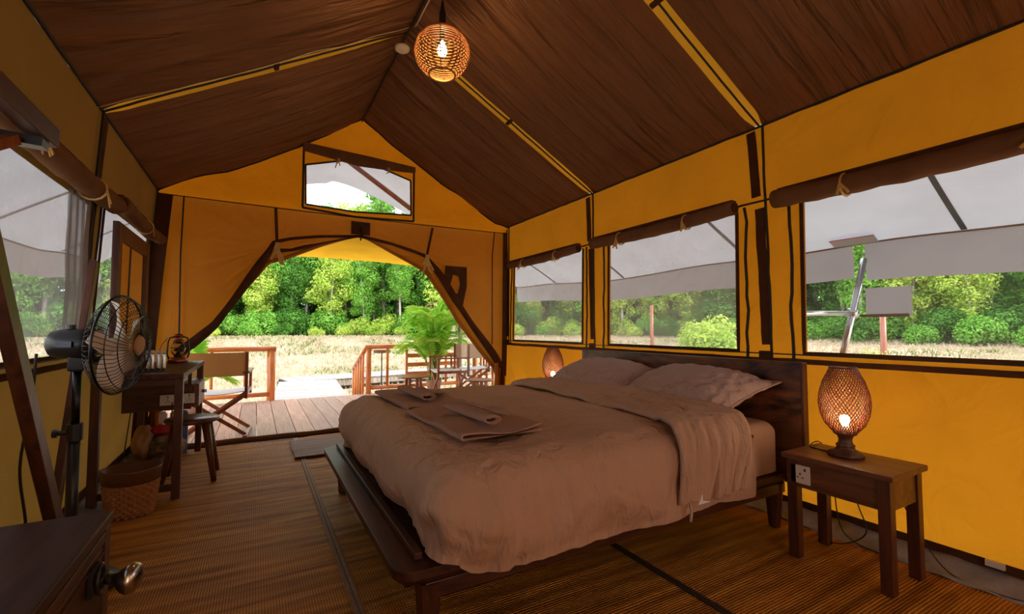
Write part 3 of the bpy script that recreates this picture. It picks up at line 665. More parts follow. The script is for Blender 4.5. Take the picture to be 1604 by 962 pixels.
mat = thing('mattress', 'thick mattress under a fitted beige sheet', 'mattress', (1.5,2.36,RZ))
def rr_pt(cx, cy, hx, hy, r, a):
    """point at parameter a in 0..1 around a rounded rectangle"""
    segs = [2*(hy-r), pi*r/2, 2*(hx-r), pi*r/2]*2; L = sum(segs); s = (a % 1)*L
    c = [(hx,-(hy-r),0,1),(hx-r,hy-r,0,None),(hx-r,hy,-1,0),(-(hx-r),hy-r,90,None),(-hx,hy-r,0,-1),(-(hx-r),-(hy-r),180,None),(-(hx-r),-hy,1,0),(hx-r,-(hy-r),270,None)]
    for g, q in zip(segs, c):
        if s <= g or q is c[-1]:
            if q[3] is None: t_ = R(q[2]) + s/r; return cx+q[0]+r*cos(t_), cy+q[1]+r*sin(t_)
            return cx+q[0]+q[2]*s, cy+q[1]+q[3]*s
        s -= g
def pad(cx, cy, hx, hy, r, ztop, hem, rd, nth, ntop, nside, disp):
    mb = MB(); rows = []
    prof = [(t, 'top') for t in [i/ntop for i in range(1, ntop+1)]]
    def fn(i, k):
        a = i/nth; px, py = rr_pt(cx, cy, hx, hy, r, a); nx_, ny_ = px-cx, py-cy
        if k <= ntop:
            t = (k/ntop)**.85; inset = rd; x = cx+(px-cx)*t*(1-inset/max(hx,hy)*1.0); y = cy+(py-cy)*t*(1-inset/min(hx,hy)*.8); z = ztop
            # rounding starts at inset ring
            return x, y, z, 0, a
        q = (k-ntop)/nside
        return px, py, None, q, a
    V = []
    for k in range(ntop+nside+1):
        for i in range(nth):
            x, y, z, q, a = fn(i, k)
            px, py = rr_pt(cx, cy, hx, hy, r, a)
            ix = cx+(px-cx)*(1-rd/max(hx,hy)); iy = cy+(py-cy)*(1-rd/min(hx,hy)*.8)
            if k <= ntop: t = (k/ntop)**.85; x = cx+(ix-cx)*t; y = cy+(iy-cy)*t; z = ztop
            else:
                nr = 6; j = k-ntop
                if j <= nr: th = j/nr*pi/2; x = ix+(px-ix)*sin(th); y = iy+(py-iy)*sin(th); z = ztop-rd*(1-cos(th))
                else:
                    s = (j-nr)/(nside-nr); h = hem(px, py); x, y = px, py; z = ztop-rd-(ztop-rd-h)*s
            V.append(disp(x, y, z, px, py, cx, cy, k, ntop, nside, a))
    F = []
    for k in range(ntop+nside):
        for i in range(nth): F.append((k*nth+i, k*nth+(i+1)%nth, (k+1)*nth+(i+1)%nth, (k+1)*nth+i))
    return mb.add(V, F)
mb = pad(1.58, 2.37, .98, .875, .08, .585, lambda x,y: .318, .06, 160, 10, 14, lambda x,y,z,px,py,cx,cy,k,nt,ns,a: (x+.004*n3(x*4,y*4,z*4), y+.006*n3(x*5,z*6,2), z+.004*n3(x*3,y*3,3)))
obj('fitted_sheet', mb, M['linen_sheet'], mat, smooth=True)

dv = thing('duvet', 'puffy beige duvet with its top end folded back, covering the bed', 'duvet', (1.4,2.36,.585))
def smooth01(t): t = max(0, min(1, t)); return t*t*(3-2*t)
def hem(x, y):
    if x > 2.2: return .56
    b = .56 + (.318-.56)*smooth01((2.2-x)/.05) if y > 1.6 else (.56 + (.275-.56)*smooth01((2.22-x)/.04))
    if x < .70: b = b + (.33-b)*smooth01((.70-x)/.16)
    return b + .012*n3(x*3, y*3, 8)
def dvd(x,y,z,px,py,cx,cy,k,nt,ns,a):
    q = 0 if k <= nt else (k-nt)/ns
    nx_, ny_ = (px-cx)/.9, (py-cy)/.95
    # outward direction
    ox = -1 if px < .6 else (1 if px > 2.1 else 0); oy = -1 if py < 1.55 else (1 if py > 3.15 else 0)
    L = math.hypot(ox, oy) or 1; ox /= L; oy /= L
    s = px*1.0 if oy else py
    fold = .020*n3(s*8+q*2, q*1.2, 4) + .026*n3(s*3.2-q*1.6, q, 9) + .008*n3(s*19+q*3, q*1.8, 14)
    corner = math.exp(-((px-.55)**2+(py-1.45)**2)/.30)
    fold += corner*(.024*n3(a*75+q*1.2, q*.8, 6) + .016*n3(a*170, q*1.0, 16))
    puff = .028*sin(pi*min(1,q*1.1))*(1 if px < 2.0 else .2) - .055*(1 if px < .6 and oy == 0 else 0)*max(0, q-.45)
    if q == 0: zz = z + .022*n3(x*1.6,y*1.1,5) + .014*n3(x*5.5, y*1.3, 7) + .006*n3(x*11+y*2, y*2.4, 12) + .035*math.exp(-((x-1.3)**2/.9+(y-2.3)**2/.8)) - .0
    else:
        zz = z + .010*n3(s*2.5,q*2,3)*(1-q)
    dd = (puff + fold*min(1, q*2.2)) if q > 0 else 0
    return (x+ox*dd, y+oy*dd, zz)
mb = pad(1.385, 2.365, .865, .955, .13, .635, hem, .11, 420, 26, 34, dvd)
obj('cover', mb, M['linen'], dv, smooth=True)
# folded back band: path across the bed in Y
def path(u, hnear=.345, hfar=.45):
    segs = [(1.385,hnear),(1.375,.45),(1.385,.56),(1.43,.645),(1.52,.685),(1.9,.70),(2.4,.70),(2.9,.695),(3.2,.68),(3.30,.63),(3.33,.5),(3.33,hfar)]
    d = [0]
    for a, b in zip(segs, segs[1:]): d.append(d[-1]+math.hypot(b[0]-a[0], b[1]-a[1]))
    s = u*d[-1]
    for i in range(len(segs)-1):
        if s <= d[i+1]+1e-9:
            t = (s-d[i])/(d[i+1]-d[i]); p0 = segs[max(0,i-1)]; p1 = segs[i]; p2 = segs[i+1]; p3 = segs[min(len(segs)-1,i+2)]
            f = lambda k: .5*(2*p1[k]+(-p0[k]+p2[k])*t+(2*p0[k]-5*p1[k]+4*p2[k]-p3[k])*t*t+(-p0[k]+3*p1[k]-3*p2[k]+p3[k])*t**3)
            return f(0), f(1)
    return segs[-1]
def bandf(u, v):
    y, z = path(u)
    top = smooth01((u-.12)/.1)
    xl0 = 1.60 + .06*smooth01((u-.05)/.2) + .16*smooth01((u-.2)/.6); xr0 = 2.13 - .08*(1-smooth01(u/.14)) + .12*smooth01((u-.15)/.5)
    xr0 += .03*n3(u*8,2); xl0 += .02*n3(u*9,5)
    x = xl0 + (xr0-xl0)*v
    e = min(v, 1-v)*2; lift = -.032*(1-min(1,e*5))**2
    amp = 1.0 - .55*smooth01((u-.3)/.2)
    w = .026*n3(v*6+u*5, u*3.2, 2)*amp + .020*n3(v*13-u*9, u*4, 6)*amp + .010*n3(v*26-u*8, u*6, 8)*amp
    if u < .2: return (x, y-lift*1.0*(-1)*0 - (w+.012) - lift*-1*0, z + .012*n3(v*3,1)*(1-u*5))
    a = smooth01((u-.1)/.12)
    return (x, y-(1-a)*w, z + w*a + lift)
mb = MB(); mb.grid(bandf, 190, 60); obj('folded_end', mb, M['linen'], dv, smooth=True, solid=.022)
obj('edge_piping', MB().tube([bandf(u/80, .012)[:2]+(bandf(u/80,.012)[2]+.004,) for u in range(4,78)], .010, 6), M['pillow'], dv, smooth=True)
obj('care_label', MB().box((1.74,1.366,.352),(.07,.004,.04)), M['paper'], dv)
obj('tie_cord', MB().tube([(1.655,1.375,.36),(1.66,1.367,.31),(1.65,1.365,.27)], .006, 6), M['pillow'], dv)

def pillow(loc, rot, label, seed, L=.84, Wd=.54, H=.27):
    t = thing('pillow', label, 'pillow', loc, group=None); t.rotation_euler = rot
    mb = MB(); N = 56
    def side(sg):
        def fn(u, v):
            a, b = 2*u-1, 2*v-1; A = abs(a); B = abs(b)
            x = a*L/2*(1-.07*(1-B*B)*0 - .06*(1-(1-B)**2)*0) * (1-.10*(1-B**2)*A**4); y = b*Wd/2*(1-.10*(1-A**2)*B**4)
            h = max(0,(1-A**2.6))**.75 * max(0,(1-B**2.2))**.70
            wr_ = .012*n3(a*4+seed, b*4, sg)*h + .016*n3(a*13, b*3.2, seed)*min(1,max(A,B)*1.3)**4*min(1,6*h) + .006*n3(a*24,b*9,seed)*min(1,4*h)*B
            return (x, y, sg*(H/2*h*(1 if sg > 0 else .55) + wr_*1.2))
        return fn
    mb.grid(side(1), N, N); mb.grid(side(-1), N, N)
    o = obj('cushion', mb, M['pillow'], t, smooth=True, world=False)
    mb = MB(); per = []
    for i in range(120):
        q = i/30; k_ = int(q); f = q-k_; a, b = [(2*f-1,-1),(1,2*f-1),(1-2*f,1),(-1,1-2*f)][k_]; A, B = abs(a), abs(b)
        per.append((a*L/2*(1-.10*(1-B**2)*A**4)*1.005, b*Wd/2*(1-.10*(1-A**2)*B**4)*1.008, .002*n3(i*.3,seed)))
    mb.tube(per, .005, 6, closed=True); obj('seam', mb, M['pillow'], t, smooth=True, world=False)
    return t
pillow((2.33, 1.93, .725), (R(4), R(-22), R(88)), 'beige pillow nearest the bedside table, propped on the headboard', 1)
pillow((2.34, 2.80, .72), (R(2), R(-20), R(92)), 'beige pillow at the far side of the bed behind the other', 2)
for p in [o for o in bpy.data.objects if o.name.startswith('pillow')]:
    rz = p.rotation_euler[2]; p.rotation_mode = 'QUATERNION'
    p.rotation_quaternion = (Matrix.Rotation(R(-17), 4, 'Y') @ Matrix.Rotation(rz, 4, 'Z')).to_quaternion()

def towel(x0, x1, y0, y1, z, label, seed, skew=0):
    t = thing('bath_towel', label, 'towel', ((x0+x1)/2,(y0+y1)/2,z))
    th = .007; prof = []
    # folded sheet seen from its side: fold at x0
    outer = [(x1, 0)] + [(x0+.012-.012*sin(R(a)), .012-.012*cos(R(a))) for a in (0,30,60,90,120,150,180)] + [(x1, .024)]
    inner = [(x1-.004, .024-th), (x0+.015, .024-th), (x0+.009, .012), (x0+.015, th), (x1-.004, th)]
    poly = outer + inner; nn = len(poly); NV = 26; V = []; F = []
    dens = []
    for i in range(nn):
        p, q = poly[i], poly[(i+1) % nn]; k_ = 14 if abs(q[0]-p[0]) > .1 else 1
        dens += [(p[0]+(q[0]-p[0])*j/k_, p[1]+(q[1]-p[1])*j/k_) for j in range(k_)]
    nn = len(dens)
    for j in range(NV+1):
        y = y0+(y1-y0)*j/NV
        for (x, h) in dens: V.append((x+skew*(j/NV)+.006*n3(y*6,h*30,seed), y+.012*n3(x*6,seed,2)+.03*(x-x0), z+h*(1+.15*n3(x*5,y*5,seed))+.016*n3(x*5,y*5,seed)*(h/.024)+.003))
    for j in range(NV):
        for i in range(nn): F.append((j*nn+i, j*nn+(i+1)%nn, (j+1)*nn+(i+1)%nn, (j+1)*nn+i))
    F += [tuple(range(nn-1,-1,-1)), tuple(NV*nn+i for i in range(nn))]
    mb = MB().add(V, F); obj('folded_cloth', mb, M['towel'], t, smooth=False); return t
def rolled(c, L, label, seed, yaw=0):
    t = thing('hand_towel', label, 'towel', c, yaw); mb = MB(); pr = []
    for i in range(34):
        a = -pi*.5 + i/33*3.3*pi; r = 1-.50*i/33
        pr.append((.045*r*cos(a), .019*r*sin(a)+.019))
    def fn(u, v):
        k_ = u*(len(pr)-1); i = min(len(pr)-2, int(k_)); f = k_-i; x = pr[i][0]*(1-f)+pr[i+1][0]*f; z = pr[i][1]*(1-f)+pr[i+1][1]*f
        y = (v-.5)*L; return (x*(1+.1*n3(y*8,seed)), y+.008*n3(x*20,z*20), z*(1+.12*n3(y*7,seed,4)))
    mb.grid(fn, 66, 20); obj('rolled_cloth', mb, M['towel'], t, smooth=True, solid=.007, world=False)
    obj('loose_corner', MB().grid(lambda u, v: (.035+.16*u, (v-.5)*L*.8*(1-u*.75)+.1*u*L, .010+.035*(1-u)**2+.005*n3(u*5,v*5,seed)), 10, 10), M['towel'], t, smooth=True, solid=.006, world=False)
    return t
towel(.70, 1.08, 1.64, 2.32, .662, 'folded brown bath towel nearest the bed corner', 1, -.02)
towel(.72, 1.07, 2.42, 3.20, .652, 'folded brown bath towel on the far side of the bed foot', 2, .0)
rolled((.86, 1.93, .700), .42, 'rolled hand towel lying on the near bath towel', 1, R(4))
rolled((.86, 2.74, .692), .46, 'rolled hand towel lying on the far bath towel', 2, R(2))

# ================================================================ BEDSIDE TABLES AND LAMPS
def nightstand(cx, cy, label):
    t = thing('bedside_table', label, 'table', (cx, cy, 0)); w, d = .17, .225
    obj('tabletop', MB().bb(cx-w,cx+w,cy-d,cy+d,.475,.50), M['night'], t, bev=.004)
    obj('apron', MB().bb(cx-w+.025,cx-w+.045,cy-d+.06,cy+d-.06,.345,.475), M['night'], t)
    obj('apron', MB().bb(cx+w-.045,cx+w-.025,cy-d+.06,cy+d-.06,.345,.475), M['night'], t)
    obj('apron', MB().bb(cx-w+.06,cx+w-.06,cy-d+.025,cy-d+.045,.345,.475), M['night'], t)
    obj('apron', MB().bb(cx-w+.06,cx+w-.06,cy+d-.045,cy+d-.025,.345,.475), M['night'], t)
    for sx in (-1,1):
        for sy in (-1,1): obj('leg', MB().bb(cx+sx*(w-.04)-.023,cx+sx*(w-.04)+.023,cy+sy*(d-.04)-.023,cy+sy*(d-.04)+.023,.008,.475), M['rosez'], t, bev=.003)
    return t
def outlet(par, c, sz, axis=0):
    """socket plate facing -X (axis 0) or -Y (axis 1)"""
    x, y, z = c; w, h = sz
    if axis == 0: p = obj('socket_plate', MB().bb(x-.008,x,y-w/2,y+w/2,z-h/2,z+h/2), M['white'], par, bev=.002)
    else: p = obj('socket_plate', MB().bb(x-w/2,x+w/2,y-.008,y,z-h/2,z+h/2), M['white'], par, bev=.002)
    mb = MB(); f = (lambda a, b, r: mb.bb(x-.010,x-.007,y+a-r[0]/2,y+a+r[0]/2,z+b-r[1]/2,z+b+r[1]/2)) if axis == 0 else (lambda a, b, r: mb.bb(x+a-r[0]/2,x+a+r[0]/2,y-.010,y-.007,z+b-r[1]/2,z+b+r[1]/2))
    f(0,.002,(.005,.010)); f(-.011,-.014,(.009,.004)); f(.011,-.014,(.009,.004)); f(.0 if axis else -.022,.024,(.008,.012))
    obj('socket_slots', mb, M['black'], p)
ns = nightstand(2.425, 1.10, 'dark wooden bedside table with a socket, nearest the viewer')
outlet(ns, (2.28, 1.245, .408), (.085,.085))
nightstand(2.43, 3.66, 'dark bedside table on the far side of the bed')
def table_lamp(x, y, z, label):
    t = thing('table_lamp', label, 'lamp', (x,y,z))
    obj('base', MB().lathe([(.072,0),(.074,.010),(.066,.020),(.050,.028),(.038,.034),(.036,.046),(.040,.050),(.030,.060),(.027,.075),(.032,.092),(.046,.104),(.05,.108)], 40, (x,y,z)), M['lampbase'], t, smooth=True)
    H0, H1 = .105, .415
    def rad(s): # 0 bottom..1 top
        K = [(0,.044),(.06,.060),(.15,.082),(.3,.098),(.45,.104),(.6,.100),(.78,.085),(.92,.065),(1,.054)]
        for (a, ra), (b, rb) in zip(K, K[1:]):
            if a <= s <= b: f = (s-a)/(b-a); f = f*f*(3-2*f)*.3+f*.7; return ra+(rb-ra)*f
        return .06
    mb = MB(); NS = 46; seg = 30
    for d in (1,-1):
        for i in range(NS):
            a0 = 2*pi*i/NS; vs = []
            for k_ in range(seg+1):
                s = k_/seg; r = rad(s) + .0012*(1 if (k_+i) % 2 else -1)*d; a = a0 + d*s*1.9
                ta = .0034/max(.05,rad(s))
                for q, rr_ in ((-1,0),(1,0)): vs.append((x+(r)*cos(a+q*ta*.5), y+(r)*sin(a+q*ta*.5), z+H0+(H1-H0)*s))
            mb.add(vs, [(2*k_,2*k_+1,2*k_+3,2*k_+2) for k_ in range(seg)])
    obj('woven_shade', mb, M['bamboo'], t, solid=.0016)
    for s, nm in ((0,'bottom_ring'),(1,'top_ring')):
        obj(nm, MB().tube([(x+rad(s)*cos(a),y+rad(s)*sin(a),z+H0+(H1-H0)*s) for a in [2*pi*i/36 for i in range(36)]], .004, 6, closed=True), M['rattan_dark'], t, smooth=True)
    obj('bulb_holder', MB().cyl((x,y,z+.105),(x,y,z+.14), .016), M['white'], t, smooth=True)
    obj('bulb', MB().lathe([(.010,.0),(.014,.01),(.020,.024),(.021,.034),(.015,.046),(.0,.052)], 16, (x,y,z+.14)), M['bulb_white'], t, smooth=True)
    ld = bpy.data.lights.new('lamp_glow','POINT'); ld.energy = .7; ld.color = (1,.55,.22); ld.shadow_soft_size = .02
    lo = bpy.data.objects.new('lamp_glow', ld); C.objects.link(lo); lo.parent = t; lo.location = (0,0,.22)
    return t
table_lamp(2.45, 1.13, .50, 'woven bamboo table lamp glowing on the nearest bedside table')
table_lamp(2.50, 3.64, .50, 'woven bamboo table lamp glowing beyond the far side of the bed')
def cable(pts, r, m, label, name='cable', seed=0):
    # smooth catmull path
    P = [Vector(p) for p in pts]; out = []
    for i in range(len(P)-1):
        p0, p1, p2, p3 = P[max(0,i-1)], P[i], P[i+1], P[min(len(P)-1,i+2)]
        for k_ in range(8):
            t_ = k_/8; out.append(.5*(2*p1+(p2-p0)*t_+(2*p0-5*p1+4*p2-p3)*t_*t_+(3*p1-p0-3*p2+p3)*t_**3))
    out.append(P[-1]); o = obj(name, MB().tube(out, r, 6), M[m], smooth=True)
    return tag(o, label, 'cable') if label else o
cable([(2.45,1.20,.503),(2.47,1.30,.503),(2.62,1.33,.50),(2.66,1.30,.40),(2.68,1.28,.10),(2.68,1.22,.02),(2.66,1.10,.012)], .003, 'black', 'black lamp cable hanging behind the nearest bedside table')
cable([(2.50,1.14,.36),(2.53,1.12,.25),(2.50,1.08,.15),(2.56,1.2,.04),(2.55,1.32,.015)], .003, 'black', 'thin black cable dangling below the nearest bedside table')
cable([(2.62,1.0,.34),(2.66,.93,.15),(2.70,.85,.02),(2.68,.70,.012),(2.70,.62,.012)], .003, 'black', 'black cable along the groundsheet under the right wall')
tag(obj('wall_clip', MB().bb(2.785,2.80,.70,.76,.075,.10), M['white']), 'small white plastic clip on the brown skirting at far right', 'clip')

# ================================================================ PENDANT LAMP
px_, py_, pz_ = XA, 2.66, 2.845; pr_ = .17
t = thing('pendant_lamp', 'round rattan pendant lamp glowing under the roof ridge', 'lamp', (px_,py_,pz_))
mb = MB(); NR = 19; prof = []
for i in range(NR+1):
    ph = R(-62) + i/NR*R(62+58); r = pr_*cos(ph)*1.02; z = pz_ + pr_*.92*sin(ph)
    mb.tube([(px_+r*cos(a)+.002*sin(a*7+i), py_+r*sin(a), z) for a in [2*pi*q/48 for q in range(48)]], .0034, 5, closed=True)
obj('woven_rings', mb, M['rattan'], t, smooth=True)
for q in range(8):
    a = 2*pi*q/8+.35
    obj('rib', MB().tube([(px_+pr_*.985*cos(ph)*cos(a),py_+pr_*.985*cos(ph)*sin(a),pz_+pr_*.92*sin(ph)) for ph in [R(-62)+k_/16*R(125) for k_ in range(17)]], .0035, 5), M['rattan_dark'], t, smooth=True)
def ringp(r, z, n=40): return [(px_+r*cos(2*pi*q/n), py_+r*sin(2*pi*q/n), z) for q in range(n)]
obj('bottom_ring', MB().tube(ringp(pr_*.48, pz_-pr_*.83), .007, 8, closed=True), M['rattan'], t, smooth=True)
obj('top_cap', MB().lathe([(.03,.0),(.085,-.004),(.088,-.012),(.03,-.012)], 32, (px_,py_,pz_+pr_*.86)), M['rattan_dark'], t, smooth=True)
obj('socket', MB().lathe([(.018,0),(.022,.01),(.022,.12),(.016,.14),(.006,.20)], 20, (px_,py_,pz_+pr_*.80)), M['blackmetal'], t, smooth=True)
obj('cord', MB().cyl((px_,py_,pz_+.2),(px_,py_,ZA-.03), .004, 8), M['blackmetal'], t)
obj('bulb', MB().lathe([(.012,.075),(.016,.05),(.028,.02),(.031,0),(.024,-.022),(0,-.032)], 20, (px_,py_,pz_+.01)), M['bulb'], t, smooth=True)
obj('bulb_holder', MB().cyl((px_,py_,pz_+.07),(px_,py_,pz_+pr_*.8), .014, 12), M['blackmetal'], t)
ld = bpy.data.lights.new('pendant_glow','POINT'); ld.energy = 4; ld.color = (1,.55,.2); ld.shadow_soft_size = .03
lo = bpy.data.objects.new('pendant_glow', ld); C.objects.link(lo); lo.parent = t; lo.location = (0,0,-.03)
tag(obj('smoke_detector', MB().lathe([(.0,-.028),(.042,-.028),(.055,-.018),(.058,0),(.03,.006)], 32, (.95,3.44,3.30)), M['white'], smooth=True), 'round white smoke detector at the roof ridge beside the pendant lamp', 'smoke detector')

# ================================================================ CHEST bottom left
ch = thing('chest_of_drawers', 'dark wooden low chest with iron and steel drawer pull, bottom left', 'chest', (-.58,1.15,0))
X0, X1, Y0, Y1, ZT = -.80, -.33, .62, 1.66, .60
obj('top', MB().bb(X0,X1,Y0,Y1,ZT-.03,ZT), M['rosey'], ch, bev=.004)
obj('carcass', MB().bb(X0+.01,X1-.03,Y0+.01,Y1-.005,.03,ZT-.03), M['rosey'], ch)
obj('end_stile', MB().bb(X1-.03,X1-.004,Y1-.05,Y1-.004,.03,ZT-.034), M['rosez'], ch, bev=.002)
for z0, z1 in ((.535,.562),(.30,.525),(.06,.29)):
    dr = obj('drawer', MB().bb(X1-.03,X1-.008 if z0 < .5 else X1-.003,Y0+.02,Y1-.054,z0,z1), M['rosey'], ch, bev=.003)
    if z0 < .5:
        obj('drawer_bead', MB().bb(X1-.012,X1-.004,Y0+.03,Y1-.06,z1-.018,z1-.012), M['rosey'], dr)
zk, yk = .485, 1.50
br = obj('pull_bracket', MB().bb(X1-.006,X1+.004,yk-.032,yk+.032,zk-.032,zk+.032).cyl((X1,yk,zk),(X1+.022,yk-.004,zk), .015, 12).tube([(X1+.012,yk+.028*cos(a),zk+.034*sin(a)) for a in [2*pi*q/16 for q in range(16)]], .005, 6, closed=True), M['blackmetal'], ch, bev=.001)
Mk = Vector((.90,-.30,-.06)).to_track_quat('Z','Y').to_matrix()
obj('pull_knob', MB().lathe([(.012,0),(.0125,.020),(.014,.032),(.022,.040),(.032,.052),(.036,.062),(.034,.072),(.026,.079),(.014,.083),(0,.084)], 36, (X1+.015,yk-.004,zk), Mk), M['metal'], br, smooth=True)

# ================================================================ RACK AND LEANING POLES, left
rk = thing('clothes_rack', 'dark wooden clothes rack with slanting leg and top rail, far left', 'rack', (-.62,1.7,0))
obj('top_rail', MB().bb(-.64,-.59,.45,2.06,1.705,1.77), M['rosey'], rk, bev=.004)
obj('leg', MB().bar((-.60,2.46,.012),(-.60,1.42,1.72), .055, .035, up=(1,0,0)), M['rosez'], rk, bev=.003)
obj('leg', MB().bar((-.60,.35,.012),(-.60,.75,1.72), .055, .035, up=(1,0,0)), M['rosez'], rk, bev=.003)
obj('cross_bar', MB().bar((-.60,1.98,1.69),(-.79,1.98,1.70), .05, .03), M['blackmetal'], rk)
obj('brace', MB().bar((-.66,1.94,1.68),(-.77,1.55,1.42), .035, .03), M['chairwood'], rk)
tag(obj('leaning_pole', MB().bar((-.76,2.70,.02),(-.74,3.12,1.45), .055, .03, up=(1,0,0)), M['rosez'], bev=.003), 'dark flat wooden pole leaning on the left wall behind the fan', 'pole')

# ================================================================ FAN
fan = thing('pedestal_fan', 'black pedestal fan with wire cage and cream blades', 'fan', (-.68,2.60,0))
fx, fy = -.655, 2.60
obj('base', MB().lathe([(0,.0),(.17,.0),(.175,.012),(.12,.03),(.03,.045),(0,.045)], 40, (fx,fy,.012)), M['blackmetal'], fan, smooth=True)
obj('pole', MB().cyl((fx,fy,.05),(fx,fy,.66), .021, 16), M['blackmetal'], fan, smooth=True)
obj('upper_pole', MB().cyl((fx,fy,.64),(fx,fy,.93), .015, 16), M['gun'], fan, smooth=True)
obj('height_collar', MB().cyl((fx,fy,.63),(fx,fy,.70), .028, 16).cyl((fx,fy,.665),(fx-.06,fy-.01,.665), .010, 10).cyl((fx-.05,fy-.01,.665),(fx-.066,fy-.01,.665), .017, 10), M['blackmetal'], fan, smooth=False)
nrm = Vector((.97,-.22,-.03)).normalized(); Q = nrm.to_track_quat('Z','Y').to_matrix(); mc = Vector((fx,fy,1.035))
def FM(p): return Q @ Vector(p) + mc
def flathe(prof, n=32): m_ = MB(); m_.lathe(prof, n, mc, Q); return m_
obj('motor', flathe([(0,-.105),(.035,-.10),(.055,-.085),(.064,-.05),(.066,.03),(.058,.055),(.03,.065),(.02,.09)]), M['blackmetal'], fan, smooth=True)
obj('oscillation_knob', MB().cyl(mc+Vector((-.03,.01,.055)), mc+Vector((-.03,.01,.082)), .018, 12), M['blackmetal'], fan)
obj('motor_neck', MB().bb(fx-.028,fx+.028,fy-.03,fy+.03,.92,.99), M['blackmetal'], fan, bev=.008)
obj('motor_badge', MB().box(mc+Vector((-.03,-.063,0)), (.06,.006,.024), Matrix.Rotation(-.42,3,'Z')), M['gun'], fan)
cz = .145 # cage centre distance
cg = MB(); RC = .212
for q in range(60):
    a = 2*pi*q/60
    cg.tube([FM((r*cos(a), r*sin(a), cz+h)) for r, h in ((.055,-.075),(.10,-.07),(.165,-.052),(.20,-.022),(RC,.0))], .0014, 4)
obj('rear_cage', cg, M['gun'], fan, smooth=True)
cg = MB()
for q in range(60):
    a = 2*pi*q/60
    cg.tube([FM((r*cos(a+tw), r*sin(a+tw), cz+h)) for r, h, tw in ((RC,.0,0),(.20,.026,.05),(.165,.052,.12),(.10,.068,.2),(.045,.072,.28))], .0014, 4)
obj('front_cage', cg, M['gun'], fan, smooth=True)
for r, h, nm in ((RC,0,'cage_rim'),(.145,.058,'cage_ring'),(.145,-.058,'cage_ring'),(.19,.034,'cage_ring')):
    obj(nm, MB().tube([FM((r*cos(a), r*sin(a), cz+h)) for a in [2*pi*q/60 for q in range(60)]], .005 if nm == 'cage_rim' else .002, 6, closed=True), M['gun'], fan, smooth=True)
obj('centre_badge', MB().lathe([(0,.080),(.038,.078),(.042,.070),(.042,.064),(0,.064)], 32, mc + nrm*cz, Q), M['bagtan'], fan, smooth=False)
obj('hub', MB().lathe([(0,.035),(.025,.03),(.030,.0),(.030,-.03),(.02,-.05)], 24, mc + nrm*cz, Q), M['ivory'], fan, smooth=True)
for q in range(5):
    a0 = 2*pi*q/5 + .3
    def bl(u, v, a0=a0):
        r = .028+.165*u; wd = .22+.62*sin(pi*min(1,u*.9+.12))**.8; a = a0 + (v-.5)*wd + .35*u; return tuple(FM((r*cos(a), r*sin(a), cz + (v-.5)*.055)))
    obj('blade', MB().grid(bl, 12, 6), M['ivory'], fan, smooth=True, solid=.003)
cable([(-.76,2.52,1.0),(-.77,2.53,.8),(-.80,2.55,.55),(-.79,2.6,.3),(-.84,2.75,.05),(-.8,2.9,.015)], .005, 'black', 'black power cable hanging from the fan motor')

# ================================================================ DESK
dk = thing('writing_desk', 'dark wooden writing desk with open shelf and drawer box at left wall', 'desk', (-.63,4.4,0))
DX0, DX1, DY0, DY1, DZ = -.86, -.40, 3.64, 5.0, .81
obj('desktop', MB().bb(DX0,DX1,DY0,DY1,DZ-.035,DZ), M['rosey'], dk, bev=.003)
for lx in (DX0+.025, DX1-.025):
    for ly in (DY0+.03, DY1-.03): obj('leg', MB().bb(lx-.023,lx+.023,ly-.023,ly+.023,.008,DZ-.035), M['rosez'], dk, bev=.002)
obj('apron', MB().bb(DX0+.05,DX1-.05,DY0+.02,DY0+.04,DZ-.075,DZ-.035), M['rose'], dk)
bx = obj('drawer_box', MB().bb(DX0,DX1-.03,4.42,DY1-.06,.465,.665), M['rose'], dk, bev=.002)
dr = obj('drawer', MB().bb(DX1-.03,DX1+.015,4.46,DY1-.08,.475,.655), M['night'], dk, bev=.003)
obj('drawer_knob', MB().cyl((DX1+.015,4.75,.565),(DX1+.045,4.75,.565), .014, 12), M['metal'], dr, smooth=True)
obj('divider', MB().bb(DX1-.06,DX1-.035,4.44,4.48,.665,DZ-.035), M['rosez'], dk)
outlet(dk, (-.58,4.42,.545), (.10,.08), 1); outlet(dk, (-.445,4.42,.55), (.07,.075), 1)
obj('stretcher', MB().bb(DX0+.04,DX1-.04,DY0+.02,DY0+.05,.06,.10), M['rose'], dk)
obj('stretcher', MB().bb(DX0+.18,DX0+.24,DY0+.05,DY1-.05,.065,.085), M['rosey'], dk)
cable([(-.80,4.40,.47),(-.81,4.36,.3),(-.82,4.3,.12),(-.84,4.25,.03),(-.8,4.1,.014)], .004, 'black', 'black cable hanging below the desk drawer box')
cable([(-.55,4.405,.53),(-.55,4.39,.42),(-.56,4.38,.25),(-.58,4.42,.06)], .004, 'black', 'black plug cable dropping from the desk socket')
tag(obj('paper_sheet', MB().bb(-.74,-.50,4.50,4.85,.667,.679), M['paper'], bev=.001), 'stack of white papers lying on the open desk shelf', 'papers')

